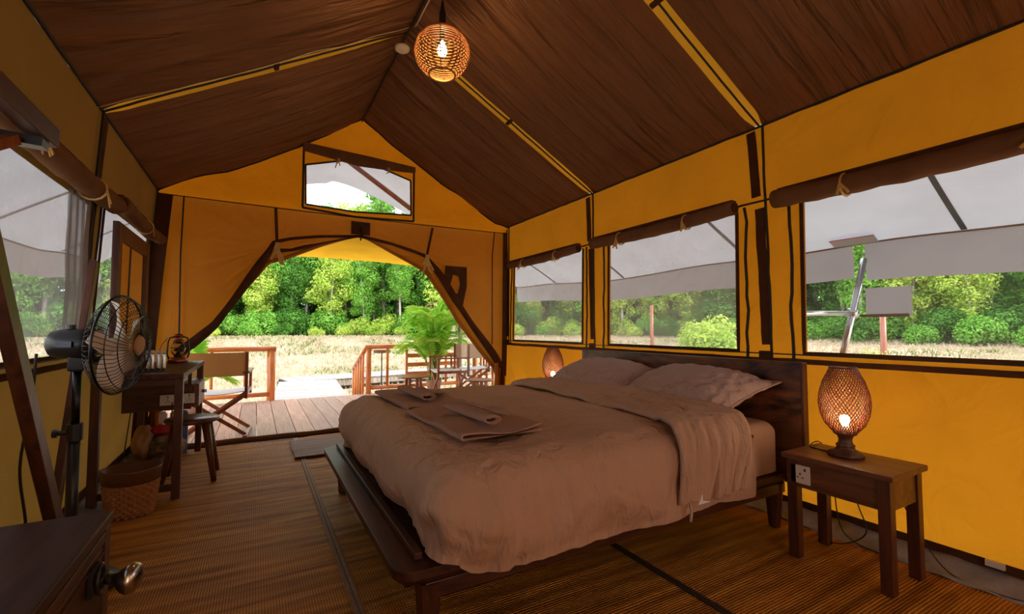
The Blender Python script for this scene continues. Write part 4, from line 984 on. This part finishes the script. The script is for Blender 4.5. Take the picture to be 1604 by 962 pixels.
# items on the desk
lx, ly, lz = -.575, 4.83, DZ
ln = thing('hurricane_lantern', 'small copper and black hurricane lantern on the desk', 'lantern', (lx,ly,lz))
obj('fuel_tank', MB().lathe([(0,0),(.055,0),(.060,.008),(.058,.028),(.04,.038),(.02,.044),(0,.044)], 32, (lx,ly,lz)), M['copper'], ln, smooth=True)
obj('burner', MB().lathe([(.024,.042),(.026,.06),(.016,.066),(.010,.078),(0,.078)], 20, (lx,ly,lz)), M['gun'], ln, smooth=True)
M['lglass'] = bpy.data.materials.new('lantern_glass'); M['lglass'].use_nodes = True
pg = M['lglass'].node_tree.nodes['Principled BSDF']; pg.inputs['Transmission Weight'].default_value = 1; pg.inputs['Roughness'].default_value = .05; pg.inputs['IOR'].default_value = 1.15
obj('glass_globe', MB().lathe([(.026,.062),(.040,.085),(.043,.105),(.036,.13),(.026,.15)], 28, (lx,ly,lz), cap=False), M['lglass'], ln, smooth=True, solid=.002)
obj('chimney', MB().lathe([(.034,.150),(.036,.158),(.024,.162),(.024,.185),(.034,.188),(.034,.194),(.022,.198),(.022,.205),(0,.207)], 24, (lx,ly,lz)), M['copper'], ln, smooth=True)
for s in (-1,1): obj('side_tube', MB().tube([(lx+s*.05,ly,lz+.02),(lx+s*.064,ly,lz+.06),(lx+s*.060,ly,lz+.15),(lx+s*.05,ly,lz+.178),(lx+s*.024,ly,lz+.182)], .0055, 8), M['blackmetal'], ln, smooth=True)
obj('guard_wire', MB().tube([(lx+.046*cos(a),ly+.046*sin(a),lz+.105) for a in [2*pi*q/24 for q in range(24)]], .0018, 5, closed=True).tube([(lx+.036*cos(a),ly+.036*sin(a),lz+.135) for a in [2*pi*q/24 for q in range(24)]], .0018, 5, closed=True), M['blackmetal'], ln)
obj('handle', MB().tube([(lx-.064,ly,lz+.175),(lx-.09,ly-.03,lz+.13),(lx-.10,ly-.05,lz+.09)], .0022, 5), M['blackmetal'], ln)
tr = obj('caddy_tray', MB().bb(-.69,-.53,3.86,3.98,DZ+.001,DZ+.009), M['blackmetal'], bev=.002); tag(tr, 'flat black tray under the shiny tubes on the desk', 'tray')
first = None
for q in range(5):
    x = -.67+q*.031; y = 3.92+.012*(q % 2)
    if first is None:
        first = thing('toiletry_tube', '', 'bottle', (x,y,DZ+.009), group='shiny toiletry tubes in a row on the desk')
        obj('tube_body', MB().lathe([(.0,0),(.0115,0),(.0125,.01),(.0125,.105),(.010,.115)], 16), M['metal'], first, smooth=True, world=False)
        obj('cap', MB().lathe([(.0115,.113),(.0125,.12),(.0115,.132),(0,.136)], 16), M['ivory'], first, smooth=True, world=False); c_ = first
    else: c_ = dup(first, (x,y,DZ+.009))
    c_['label'] = ['leftmost slim silver tube on the desk tray, nearest the fan','second silver tube from the left on the desk tray','middle silver tube of five on the desk tray','fourth silver tube from the left on the desk tray','rightmost slim silver tube on the desk tray, nearest the lantern'][q]

# stool
st = thing('stool', 'round dark wooden stool with splayed legs beside the desk', 'stool', (-.39,4.10,0))
obj('seat', MB().lathe([(0,.415),(.15,.415),(.168,.425),(.17,.44),(.160,.45),(0,.446)], 40, (-.39,4.10,0)), M['stoolwood'], st, smooth=True)
for sx, sy in ((1,1),(1,-1),(-1,1),(-1,-1)): obj('leg', MB().tube([(-.39+sx*.09,4.10+sy*.09,.415),(-.39+sx*.155,4.10+sy*.155,.008)], [.028,.018], 10), M['stoolwood'], st, smooth=True)
# wall mirror over the desk
mi = thing('wall_mirror', 'tall dark framed mirror leaning on left wall above the desk', 'mirror', (-.81,4.2,1.2))
my0, my1, mz0, mz1 = 3.80, 4.78, .83, 1.80
obj('frame', MB().bb(-.82,-.785,my0,my0+.10,mz0,mz1).bb(-.82,-.785,my1-.10,my1,mz0,mz1).bb(-.82,-.785,my0+.1,my1-.1,mz1-.11,mz1).bb(-.82,-.785,my0+.1,my1-.1,mz0,mz0+.10), M['rosez'], mi, bev=.005)
obj('glass', MB().bb(-.812,-.80,my0+.1,my1-.1,mz0+.1,mz1-.11), M['mirror'], mi)
# waste basket
bk = thing('waste_basket', 'woven cane waste basket with dark rim beside the fan', 'basket', (-.62,3.50,0))
def bkt(c0, rb, rt, h, z0, z1):
    def fn(u, v):
        s = z0+(z1-z0)*v; r = rb+(rt-rb)*s/h; a = 2*pi*u; row = int(v*10.999*(z1-z0)/h*1.4+.5)
        r += .009*sin(a*19 + (pi if row % 2 else 0))*(1) ; return (c0[0]+r*cos(a), c0[1]+r*sin(a), .010+s)
    return fn
obj('woven_body', MB().grid(bkt((-.62,3.50),.105,.14,.27,0,.19), 200, 44, closed_u=True), M['rattan'], bk, smooth=True, solid=.004)
obj('dark_band', MB().lathe([(.129,.19),(.138,.195),(.145,.262),(.147,.27),(.138,.272),(.128,.20)], 48, (-.62,3.50,.01), cap=False), M['rattan_dark'], bk, smooth=True)
obj('bottom', MB().lathe([(0,.0),(.108,0),(.108,.02),(0,.02)], 40, (-.62,3.50,.006)), M['rattan_dark'], bk)
# luggage under the desk
def blob(c, s, seed, amp=.15, n=20):
    mb = MB()
    def fn(u, v):
        a = 2*pi*u; b = pi*(v-.5); p = Vector((cos(a)*cos(b), sin(a)*cos(b), sin(b))); k_ = 1+amp*n3(p.x*2+seed,p.y*2,p.z*2)+amp*.4*n3(p.x*6,p.y*6,p.z*6+seed)
        return (c[0]+p.x*k_*s[0], c[1]+p.y*k_*s[1], max(.008, c[2]+p.z*k_*s[2]))
    return mb.grid(fn, n*2, n, closed_u=True)
tag(obj('duffel_bag', blob((-.66,4.86,.11), (.16,.13,.10), 3), M['camo'], smooth=True), 'lumpy grey camouflage cloth bag under the desk', 'bag')
tag(obj('leather_bag', blob((-.79,4.84,.15), (.075,.12,.14), 5, .25), M['bagtan'], smooth=True), 'round tan leather bag leaning under the desk', 'bag')
tag(obj('red_cloth', blob((-.66,4.86,.245), (.085,.07,.04), 7, .2), M['red'], smooth=True), 'crumpled red cloth on top of the camouflage bag', 'cloth')
for q, (x, m_, lb) in enumerate(((-.68,'paper','white printed packet on the luggage under the desk'),(-.60,'yel','yellow packet on the luggage under the desk'),(-.53,'blue','blue bottle standing behind the luggage under the desk'))):
    tg = obj('packet', MB().bb(x-.03,x+.03,4.93,4.97,.285-.275*(q==2)*1,.37).bb(x-.02,x+.02,4.935,4.965,.37,.385), M[m_], bev=.006); tag(tg, lb, 'packet')

# ================================================================ DECK, RAILS, BOARDWALK
dkk = thing('deck', 'reddish brown grooved deck boards outside the doorway', 'deck', (1.2,6.6,0), kind='structure')
w = .185; x = -1.35; proto = None
while x < 3.6:
    if proto is None:
        proto = obj('board', MB().bb(-w/2+.004,w/2-.004,-1.40,1.40,-.028,0), M['deck'], dkk, bev=.003, world=False)
        proto.location = (x-1.2, 0, -.004); b_ = proto
    else: b_ = proto.copy(); C.objects.link(b_); b_.location = (x-1.2, 0, -.004 + random.uniform(-.0015,.0015))
    x += w
obj('joist', MB().bb(-1.4,3.6,5.3,5.36,-.2,-.045).bb(-1.4,3.6,7.85,7.95,-.2,-.045), M['rose'], dkk)
struct('trim_3', MB().bb(-1.4,3.6,7.98,8.02,-.35,-.03), M['rail'])

bwk = thing('boardwalk', 'pale plank boardwalk leading away over the dry field', 'boardwalk', (.9,8.1,-.4), kind='structure')
def planks(p0, p1, wd, n, z0, z1, name='plank'):
    p0, p1 = Vector(p0), Vector(p1); d = (p1-p0); L = d.length; d.normalize(); r = Vector((d.y,-d.x)); step = L/n
    pr = None
    for i in range(n):
        c = p0 + d*(i+.5)*step; z = z0+(z1-z0)*i/n
        if pr is None: pr = obj(name, MB().box((0,0,0),(wd, step*.93, .03)), M['concrete_ext'], bwk, world=False, bev=.003); o = pr
        else: o = pr.copy(); C.objects.link(o)
        o.location = (c.x-bwk.location.x, c.y-bwk.location.y, z-bwk.location.z+random.uniform(-.004,.004)); o.rotation_euler = (0,0,math.atan2(-d.x, d.y))
    mb = MB()
    for s in (-1,1):
        a = p0 + r*s*(wd/2-.06); b = p1 + r*s*(wd/2-.06); mb.bar((a.x,a.y,z0-.12),(b.x,b.y,z1-.12), .06,.18)
        for k_ in range(int(L/1.8)+1):
            q = a + (b-a)*min(1, k_*1.8/L); mb.bar((q.x,q.y,-.8),(q.x,q.y,z0-.1), .09)
    obj('bearer', mb, M['trunk'], bwk)
for i, (y, z) in enumerate(((8.2,-.14),(8.5,-.27))):
    pp = obj('step', MB().bb(.25,1.6,y-.14,y+.14,z-.03,z), M['concrete_ext'], bwk, bev=.003)
planks((.9,8.6),(1.35,14.3), 1.5, 38, -.4,-.4); planks((.75,14.9),(16.5,17.6), 1.4, 90, -.4,-.35)

rails = {}
def railing(label, posts, top, balu, slats=(), base=None):
    t = thing('railing', label, 'railing', (*posts[0][:2], 0))
    for x, y in posts: obj('post', MB().tube([(x,y,-.3),(x,y,.76)], .045, 12), M['railz'], t, smooth=True)
    for a, b in top: obj('top_rail', MB().tube([a, b], .04, 12), M['rail'], t, smooth=True)
    for a, b in (base or []): obj('bottom_rail', MB().tube([a, b], .035, 12), M['rail'], t, smooth=True)
    for x, y, z0, z1 in balu: obj('baluster', MB().tube([(x,y,z0),(x,y,z1)], .022, 10), M['railz'], t, smooth=True)
    for a, b in slats: obj('slat', MB().bar(a, b, .03, .07), M['rail'], t, bev=.004)
    return t
railing('orange brown log railing at the left front of the deck', [(.24,8.02),(-1.2,8.02)], [((-1.3,8.02,.79),(.29,8.02,.79))],
        [(-.12,8.02,.1,.77),(-.55,8.02,.1,.77),(-.9,8.02,.1,.77)], base=[((-1.2,8.02,.09),(.24,8.02,.09))])
def stairrail(x, label, dx):
    t = thing('stair_railing', label, 'railing', (x,8.3,0)); obj('hand_rail', MB().tube([(x,8.06,.76),(x+dx,9.3,.32)], .035, 10), M['rail'], t, smooth=True)
    for k_ in range(5):
        f = (k_+1)/5.2; obj('baluster', MB().tube([(x+dx*f,8.06+1.24*f,-.4),(x+dx*f,8.06+1.24*f,.74-.44*f)], .022, 8), M['railz'], t, smooth=True)
stairrail(.20, 'orange log stair railing left of the boardwalk', .02); stairrail(1.66, 'orange log stair railing right of the boardwalk', .02)
railing('orange brown log railing with slats at the right front of the deck', [(1.70,8.02),(3.35,8.02)], [((1.64,8.02,.79),(3.45,8.02,.79))],
        [(2.02,8.02,.1,.77),(2.36,8.02,.0,.77),(3.1,8.02,.1,.77)], [((2.36,8.0,.62),(3.3,8.0,.62)),((2.36,8.0,.46),(3.3,8.0,.46)),((2.36,8.0,.30),(3.3,8.0,.30))], base=[((1.7,8.02,.09),(3.35,8.02,.09))])
railing('orange brown log railing along the right side of the deck', [(3.50,7.6),(3.50,5.5)], [((3.50,8.05,.79),(3.50,5.45,.79))],
        [(3.50,5.5+.23*k_,.08,.77) for k_ in range(1,9)], base=[((3.5,7.6,.09),(3.5,5.5,.09))])
tag(obj('porch_post', MB().bb(3.15,3.20,7.5,7.55,-.03,2.1), M['pillow'], bev=.004), 'slim pale wooden post behind the palm and canvas chair', 'post')
# small light fixture on the walkway
t = thing('path_light', 'small dark path light standing by the boardwalk', 'light', (2.3,9.6,-.6))
obj('stem', MB().cyl((2.3,9.6,-.6),(2.3,9.6,.62), .012, 8), M['gun'], t); obj('cap', MB().cyl((2.3,9.6,.60),(2.3,9.6,.66), .17, 20), M['flap'], t)

def chair(name, loc, rz, label, cm):
    t = thing(name, label, 'chair', loc, rz); W2, D2 = .28, .22; k_ = dict(world=False)
    obj('backrest', MB().grid(lambda u, v: (-W2-.01+(2*W2+.02)*u, D2+.02+.03*sin(pi*u), .63+.235*v), 14, 4), M[cm], t, solid=.01, **k_)
    obj('seat', MB().grid(lambda u, v: (-W2+.02+(2*W2-.04)*u, -D2+2*D2*v, .47-.025*sin(pi*u)), 12, 6), M['paper'], t, solid=.008, **k_)
    for s in (-1,1):
        obj('back_post', MB().bb(s*W2-.014,s*W2+.014,D2,D2+.035,.40,.87), M['chairwood'], t, bev=.003, **k_)
        obj('front_post', MB().bb(s*W2-.014,s*W2+.014,-D2-.015,-D2+.015,.40,.66), M['chairwood'], t, bev=.003, **k_)
        obj('armrest', MB().bb(s*W2-.03,s*W2+.03,-D2-.03,D2+.05,.655,.675), M['chairwood'], t, bev=.004, **k_)
        obj('side_rail', MB().bb(s*W2-.014,s*W2+.014,-D2,D2,.44,.48), M['chairwood'], t, **k_)
        obj('foot_rail', MB().bb(s*W2-.02,s*W2+.02,-D2-.05,D2+.05,.004,.034), M['chairwood'], t, bev=.003, **k_)
        for yy in (-D2+.02, D2-.02): obj('leg', MB().bar((s*W2, yy+s*.012, .03),(-s*W2, yy+s*.012, .44), .034, .018, up=(0,1,0)), M['chairwood'], t, **k_)
    return t
M['chaircanvas'] = canvas('chair_canvas', (.66,.45,.22), (.70,.49,.25), .35, (.85,.55,.25)); M['chaircream'] = canvas('chair_cream', (.74,.62,.48), (.78,.66,.52), .3, (.8,.65,.5))
chair('director_chair', (-.33,5.62,-.004), R(176), 'folding wooden director chair with tan canvas left of the doorway', 'chaircanvas')
chair('director_chair', (3.12,6.98,-.004), R(165), 'folding wooden director chair with cream canvas right of the palm', 'chaircream')
chair('director_chair', (2.60,6.62,-.004), R(-97), 'folding wooden chair seen from the side, just right of the round table', 'chaircream')
def rtable(x, y, r, h, label):
    t = thing('side_table', label, 'table', (x,y,0))
    obj('tabletop', MB().lathe([(0,h-.02),(r-.01,h-.02),(r,h-.01),(r-.008,h),(0,h)], 40, (x,y,0)), M['chairwood'], t)
    for q in range(4): a = pi/4+q*pi/2; obj('leg', MB().bar((x+r*.55*cos(a),y+r*.55*sin(a),-.004),(x+r*.45*cos(a),y+r*.45*sin(a),h-.02), .035), M['chairwood'], t)
rtable(2.0,6.45,.24,.42,'round low wooden table on the deck beyond the bed'); rtable(2.72,5.75,.20,.40,'small dark round table on the deck behind the right door flap')

# palms
def palm(loc, label, H, n, seed, spread=.55, pot=True):
    rnd = random.Random(seed); t = thing('potted_palm', label, 'plant', loc)
    if pot: obj('pot', MB().lathe([(0,0),(.10,0),(.12,.12),(.135,.20),(.14,.22),(.125,.22),(.12,.19),(0,.19)], 28), M['pot'], t, smooth=True, world=False)
    st_ = MB(); lf = MB()
    for i in range(n):
        a = 2*pi*i/n*2.4+rnd.uniform(-.3,.3); sp = spread*rnd.uniform(.15,1.1); h = H*rnd.uniform(.5,1.0); b0 = Vector((rnd.uniform(-.08,.08),rnd.uniform(-.08,.08),.22))
        pts = []
        for k_ in range(17):
            s = k_/16; out = sp*s**1.7; z = b0.z + (h-b0.z)*(1-(1-s)**1.7) - sp*.45*max(0,s-.6)**1.5*2.5
            pts.append(b0 + Vector((cos(a)*out, sin(a)*out, z-b0.z)))
        st_.tube(pts, [.011*(1-.8*k_/16) for k_ in range(17)], 5)
        for k_ in range(5, 17):
            for hf in (0,.5):
                if k_ == 16 and hf: continue
                f = (k_+hf)/16; p = pts[k_] if not hf else (pts[k_]+pts[min(16,k_+1)])/2
                d = (pts[min(16,k_+1)]-pts[k_-1]).normalized(); r = d.cross(Vector((0,0,1)))
                r = r.normalized() if r.length > .01 else Vector((1,0,0)); L = .26*sin(pi*min(1,(f-.2)/.95))**.6*rnd.uniform(.8,1.1)*(H/1.4)+.05
                for sg in (-1,1):
                    q1 = p + (r*sg*.8+d*.65).normalized()*L*.5 + Vector((0,0,.02)); q2 = p + (r*sg*.75+d*.65).normalized()*L + Vector((0,0,-.22*L)); wv = d*.019
                    lf.add([p-wv*.5, q1-wv, q2, q1+wv, p+wv*.5], [(0,1,3,4),(1,2,3)])
    obj('stems', st_, M['palmstem'], t, smooth=True, world=False); obj('fronds', lf, M['palm'], t, world=False); return t
palm((2.72,7.60,-.004), 'large bushy bright green palm in the deck corner', 1.60, 40, 4, .60)
palm((-.72,7.3,-.004), 'small green palm behind the left deck railing', .95, 20, 8, .42)

# ================================================================ FIELD AND FOREST
def gh(x, y):
    r = math.hypot(x, y); t_ = max(0, min(1, (r-14)/24)); return -.72 + 1.2*t_*t_*(3-2*t_) + .05*n3(x*.15,y*.15)
mb = MB()
def gf(u, v): a = R(-100)+R(290)*u; r = 1.0+(2.0)*0 + 119*v**1.8; return (r*sin(a)+.9, r*cos(a), gh(r*sin(a)+.9, r*cos(a)))
mb.grid(gf, 120, 60); struct('ground', mb, M['field'], smooth=True)
# dry grass stand
def tufts(n, rmin, rmax, m, label, seed, h0, h1, a0=-40, a1=84):
    rnd = random.Random(seed); mb = MB()
    for i in range(n):
        a = R(rnd.uniform(a0, a1)); r = rmin+(rmax-rmin)*rnd.random()**1.0; x = r*sin(a); y = r*cos(a)
        if -1.9 < x < 5.0 and y < 8.4: continue
        if abs(x-.9-(y-8)*.08) < 1.0 and y < 15.2: continue
        if abs((y-14.9)-(x-.75)*.171) < 1.0 and .0 < x < 17: continue
        if m == 'greengrass' and n3(x*.25,y*.25,3) < .1 and not (1.7 < x < 5 and 8.4 < y < 13): continue
        z = gh(x,y)-.02; h = rnd.uniform(h0,h1); sw = .01+.0007*r
        for q in range(2):
            b = rnd.uniform(0, 2*pi); dx, dy = cos(b)*sw, sin(b)*sw; lx_, ly_ = rnd.uniform(-.12,.12), rnd.uniform(-.12,.12)
            mb.add([(x-dx,y-dy,z),(x+dx,y+dy,z),(x+lx_+dx*.2,y+ly_+dy*.2,z+h),(x+lx_-dx*.2,y+ly_-dy*.2,z+h)], [(0,1,2,3)])
    o = obj('grass', mb, M[m]); o['kind'] = 'stuff'; return tag(o, label, 'grass', kind='stuff')
tufts(60000, 4.5, 38, 'drygrass', 'tall dry straw coloured grass of the open field', 1, .06, .20)
tufts(26000, 4.5, 38, 'greengrass', 'short green grass patches among the dry field', 2, .08, .22)

def clump(mb, c, rad, n, ls, rnd, flat=.8):
    for i in range(n):
        d = Vector((rnd.gauss(0,1),rnd.gauss(0,1),rnd.gauss(0,1))).normalized(); rr_ = rnd.random()**.35
        p = Vector(c) + Vector((d.x*rad*rr_, d.y*rad*rr_, d.z*rad*rr_*flat))
        nv = (d + Vector((rnd.uniform(-.8,.8),rnd.uniform(-.8,.8),rnd.uniform(-.2,1.0)))).normalized()
        r = nv.cross(Vector((rnd.uniform(-1,1),rnd.uniform(-1,1),rnd.uniform(-1,1)))); r = r.normalized() if r.length > .01 else Vector((1,0,0)); u = nv.cross(r)
        s = ls*rnd.uniform(.6,1.3)
        mb.add([p-r*s, p-u*s*.5+nv*s*.15, p+r*s, p+u*s*.5+nv*s*.15], [(0,1,2,3)])
def tree(seed, H, cw, leaf, bark, label, group, leafs=6000, name='tree', ls=.15, lowest=.16):
    rnd = random.Random(seed); t = thing(name, label, 'tree', (0,0,0), group=group)
    tb = MB(); lean = (rnd.uniform(-.06,.06)*H, rnd.uniform(-.06,.06)*H)
    pts = [(lean[0]*s*s + .12*n3(s*3,seed), lean[1]*s*s + .12*n3(s*3,seed+5), H*.93*s) for s in [i/10 for i in range(11)]]
    tb.tube(pts, [.16*H/12*(1-.8*i/10)+.02 for i in range(11)], 7); cs = []
    nc = 19
    for i in range(nc):
        s = lowest+(1-lowest)*(i+.5)/nc; w_ = cw*sin(pi*min(1,max(.12,(s-lowest*.6)/(1.12-lowest*.6))))**.7
        a = i*2.4+rnd.uniform(-.4,.4); o = w_*rnd.uniform(.25,.75); p = pts[min(10,int(s*10))]
        c = (p[0]+cos(a)*o, p[1]+sin(a)*o, H*s); cs.append((c, w_*.5))
        tb.tube([p, ((p[0]+c[0])/2,(p[1]+c[1])/2,(p[2]*.4+c[2]*.6)), c], [.05*H/12,.03*H/12,.012], 5)
    obj('trunk', tb, M[bark], t, smooth=True, world=False)
    lb = MB(); tot = sum(r**2 for _, r in cs)
    for c, r in cs: clump(lb, c, r, int(leafs*r*r/tot), ls, rnd)
    obj('crown', lb, M[leaf], t, world=False); return t
def bush(seed, r, h, leaf, label, group, n=3600, ls=.12, name='bush'):
    rnd = random.Random(seed); t = thing(name, label, 'bush', (0,0,0), group=group); lb = MB(); tb = MB()
    for i in range(9):
        a = i*2.4; o = r*.6*sqrt(rnd.random()); c = (cos(a)*o, sin(a)*o, h*rnd.uniform(.25,.75)); clump(lb, c, r*.5, n//9, ls, rnd, .9); tb.tube([(c[0]*.2,c[1]*.2,0), c], [.04,.012], 5)
    obj('stems', tb, M['trunk'], t, world=False); obj('foliage', lb, M[leaf], t, world=False); return t
G1, G2, G3, G4 = 'dark forest trees beyond the field', 'mid green forest trees beyond the field', 'yellow green forest trees beyond the field', 'undergrowth along the forest edge'
L1, L2, L3 = 'tall dark green tree in the forest beyond the field', 'leafy mid green tree in the forest beyond the field', 'light yellow green tree at the forest edge beyond the field'
protos = [tree(1,13,3.0,'leaf1','trunk',L1,G1), tree(2,12,2.8,'leaf2','trunkpale',L2,G2), tree(3,14,2.6,'leaf2','trunkpale',L2,G2,lowest=.4), tree(4,11,2.8,'leaf3','trunkpale',L3,G3), tree(5,12.5,3.0,'leaf1','trunkpale',L1,G1,lowest=.15), tree(6,9,2.4,'leaf3','trunk',L3,G3,lowest=.1), tree(7,13.5,2.7,'leaf2','trunk',L2,G2,lowest=.12)]
bp = [bush(11,1.9,2.8,'leaf1','dark green bush in the undergrowth of the forest edge',G4), bush(12,1.7,2.3,'leaf2','mid green bush in the undergrowth of the forest edge',G4+', mid green'), bush(13,1.5,2.0,'leaf3','yellow green bush in the undergrowth of the forest edge',G4+', yellow green')]
used = set()
rnd = random.Random(21)
def put(pr, x, y, s, dz=0):
    z = gh(x,y)-.1+dz
    if pr.name not in used:
        used.add(pr.name); pr.location = (x,y,z); pr.rotation_euler = (0,0,rnd.uniform(0,6.28)); pr.scale = (s,s,s); return pr
    return dup(pr, (x,y,z), rnd.uniform(0,6.28), scale=s)
def rad_at(a): return 43 - 9*max(0,min(1,(a-20)/50)) 
for row, (dr_, st_) in enumerate(((0,2.7),(2.6,2.2),(5.5,2.3),(9,2.4),(13,2.7))):
    a = -36.0
    while a < 82:
        r = rad_at(a)+dr_+rnd.uniform(-1.2,1.2); w_ = [2,3,2,4,2,4,2] if row == 0 else [5,3,3,1,5,.5,3]
        if row == 0 and rnd.random() < .22: a += math.degrees(st_/r); continue
        pr = rnd.choices(protos, w_)[0]; put(pr, r*sin(R(a)), r*cos(R(a)), rnd.uniform(.72,1.0)*(1 if row else .8)*(1.0 if row > 2 else 1)); a += math.degrees(st_/r)*rnd.uniform(.8,1.2)
for row, dr_ in enumerate((-2.2,-.2,2.2,5.5,9,14)):
    a = -36.0
    while a < 82:
        r = rad_at(a)+dr_+rnd.uniform(-.7,.7); put(rnd.choices(bp, [4,5,3])[0], r*sin(R(a)), r*cos(R(a)), rnd.uniform(.4,.7) if row == 0 else (rnd.uniform(.7,1.1) if row < 4 else rnd.uniform(1.2,1.8))); a += math.degrees(2.3/r)*rnd.uniform(.8,1.2)
def lone(seed, az, r, rr_, h, leaf, label, n=1800, ls=.10):
    o = bush(seed, rr_, h, leaf, label, None, n, ls); x, y = r*sin(R(az)), r*cos(R(az)); o.location = (x, y, gh(x,y)-.05); return o
lone(31, 53.0, 21, 1.5, 2.4, 'leaf3', 'round yellow green bush standing alone outside the middle right window', 4200)
lone(32, 20.5, 38, 1.6, 3.0, 'leaf4', 'pinkish brown leafed shrub at the forest edge left of the palm', 1500, .13)
lone(33, 67.6, 12, .38, 1.95, 'leaf3', 'small yellow leafed sapling outside the nearest right window', 120, .05)
o = tree(41, 12.5, 3.4, 'leaf3', 'trunkpale', 'large bright yellow green tree above the palm, nearest of the forest', None, 7500, ls=.13, lowest=.05); x, y = 35*sin(R(20.0+2)), 35*cos(R(22)); o.location = (x,y,gh(x,y)-.1)
for az, r, hh, lb in ((46.4,17,2.6,'thin brown wooden stake outside the middle right window'),(68.5,12.5,2.15,'thin brown wooden stake outside the nearest right window')):
    x, y = r*sin(R(az)), r*cos(R(az)); tag(obj('field_stake', MB().tube([(x,y,-.75),(x+.02,y,gh(x,y)+hh)], .06, 8), M['chairwood'], smooth=True), lb, 'stake')

for az, r_, k_, pi_ in ((9.2,46,.90,3),(11.8,47,.98,1),(13.6,45,1.0,6),(15.4,46,.97,4),(5.2,47,.86,0)):
    put(protos[pi_], r_*sin(R(az)), r_*cos(R(az)), k_*(14.0/{3:11,1:12,6:13.5,4:12.5,0:13}[pi_]))
ln.scale = (1.2, 1.2, 1.2)
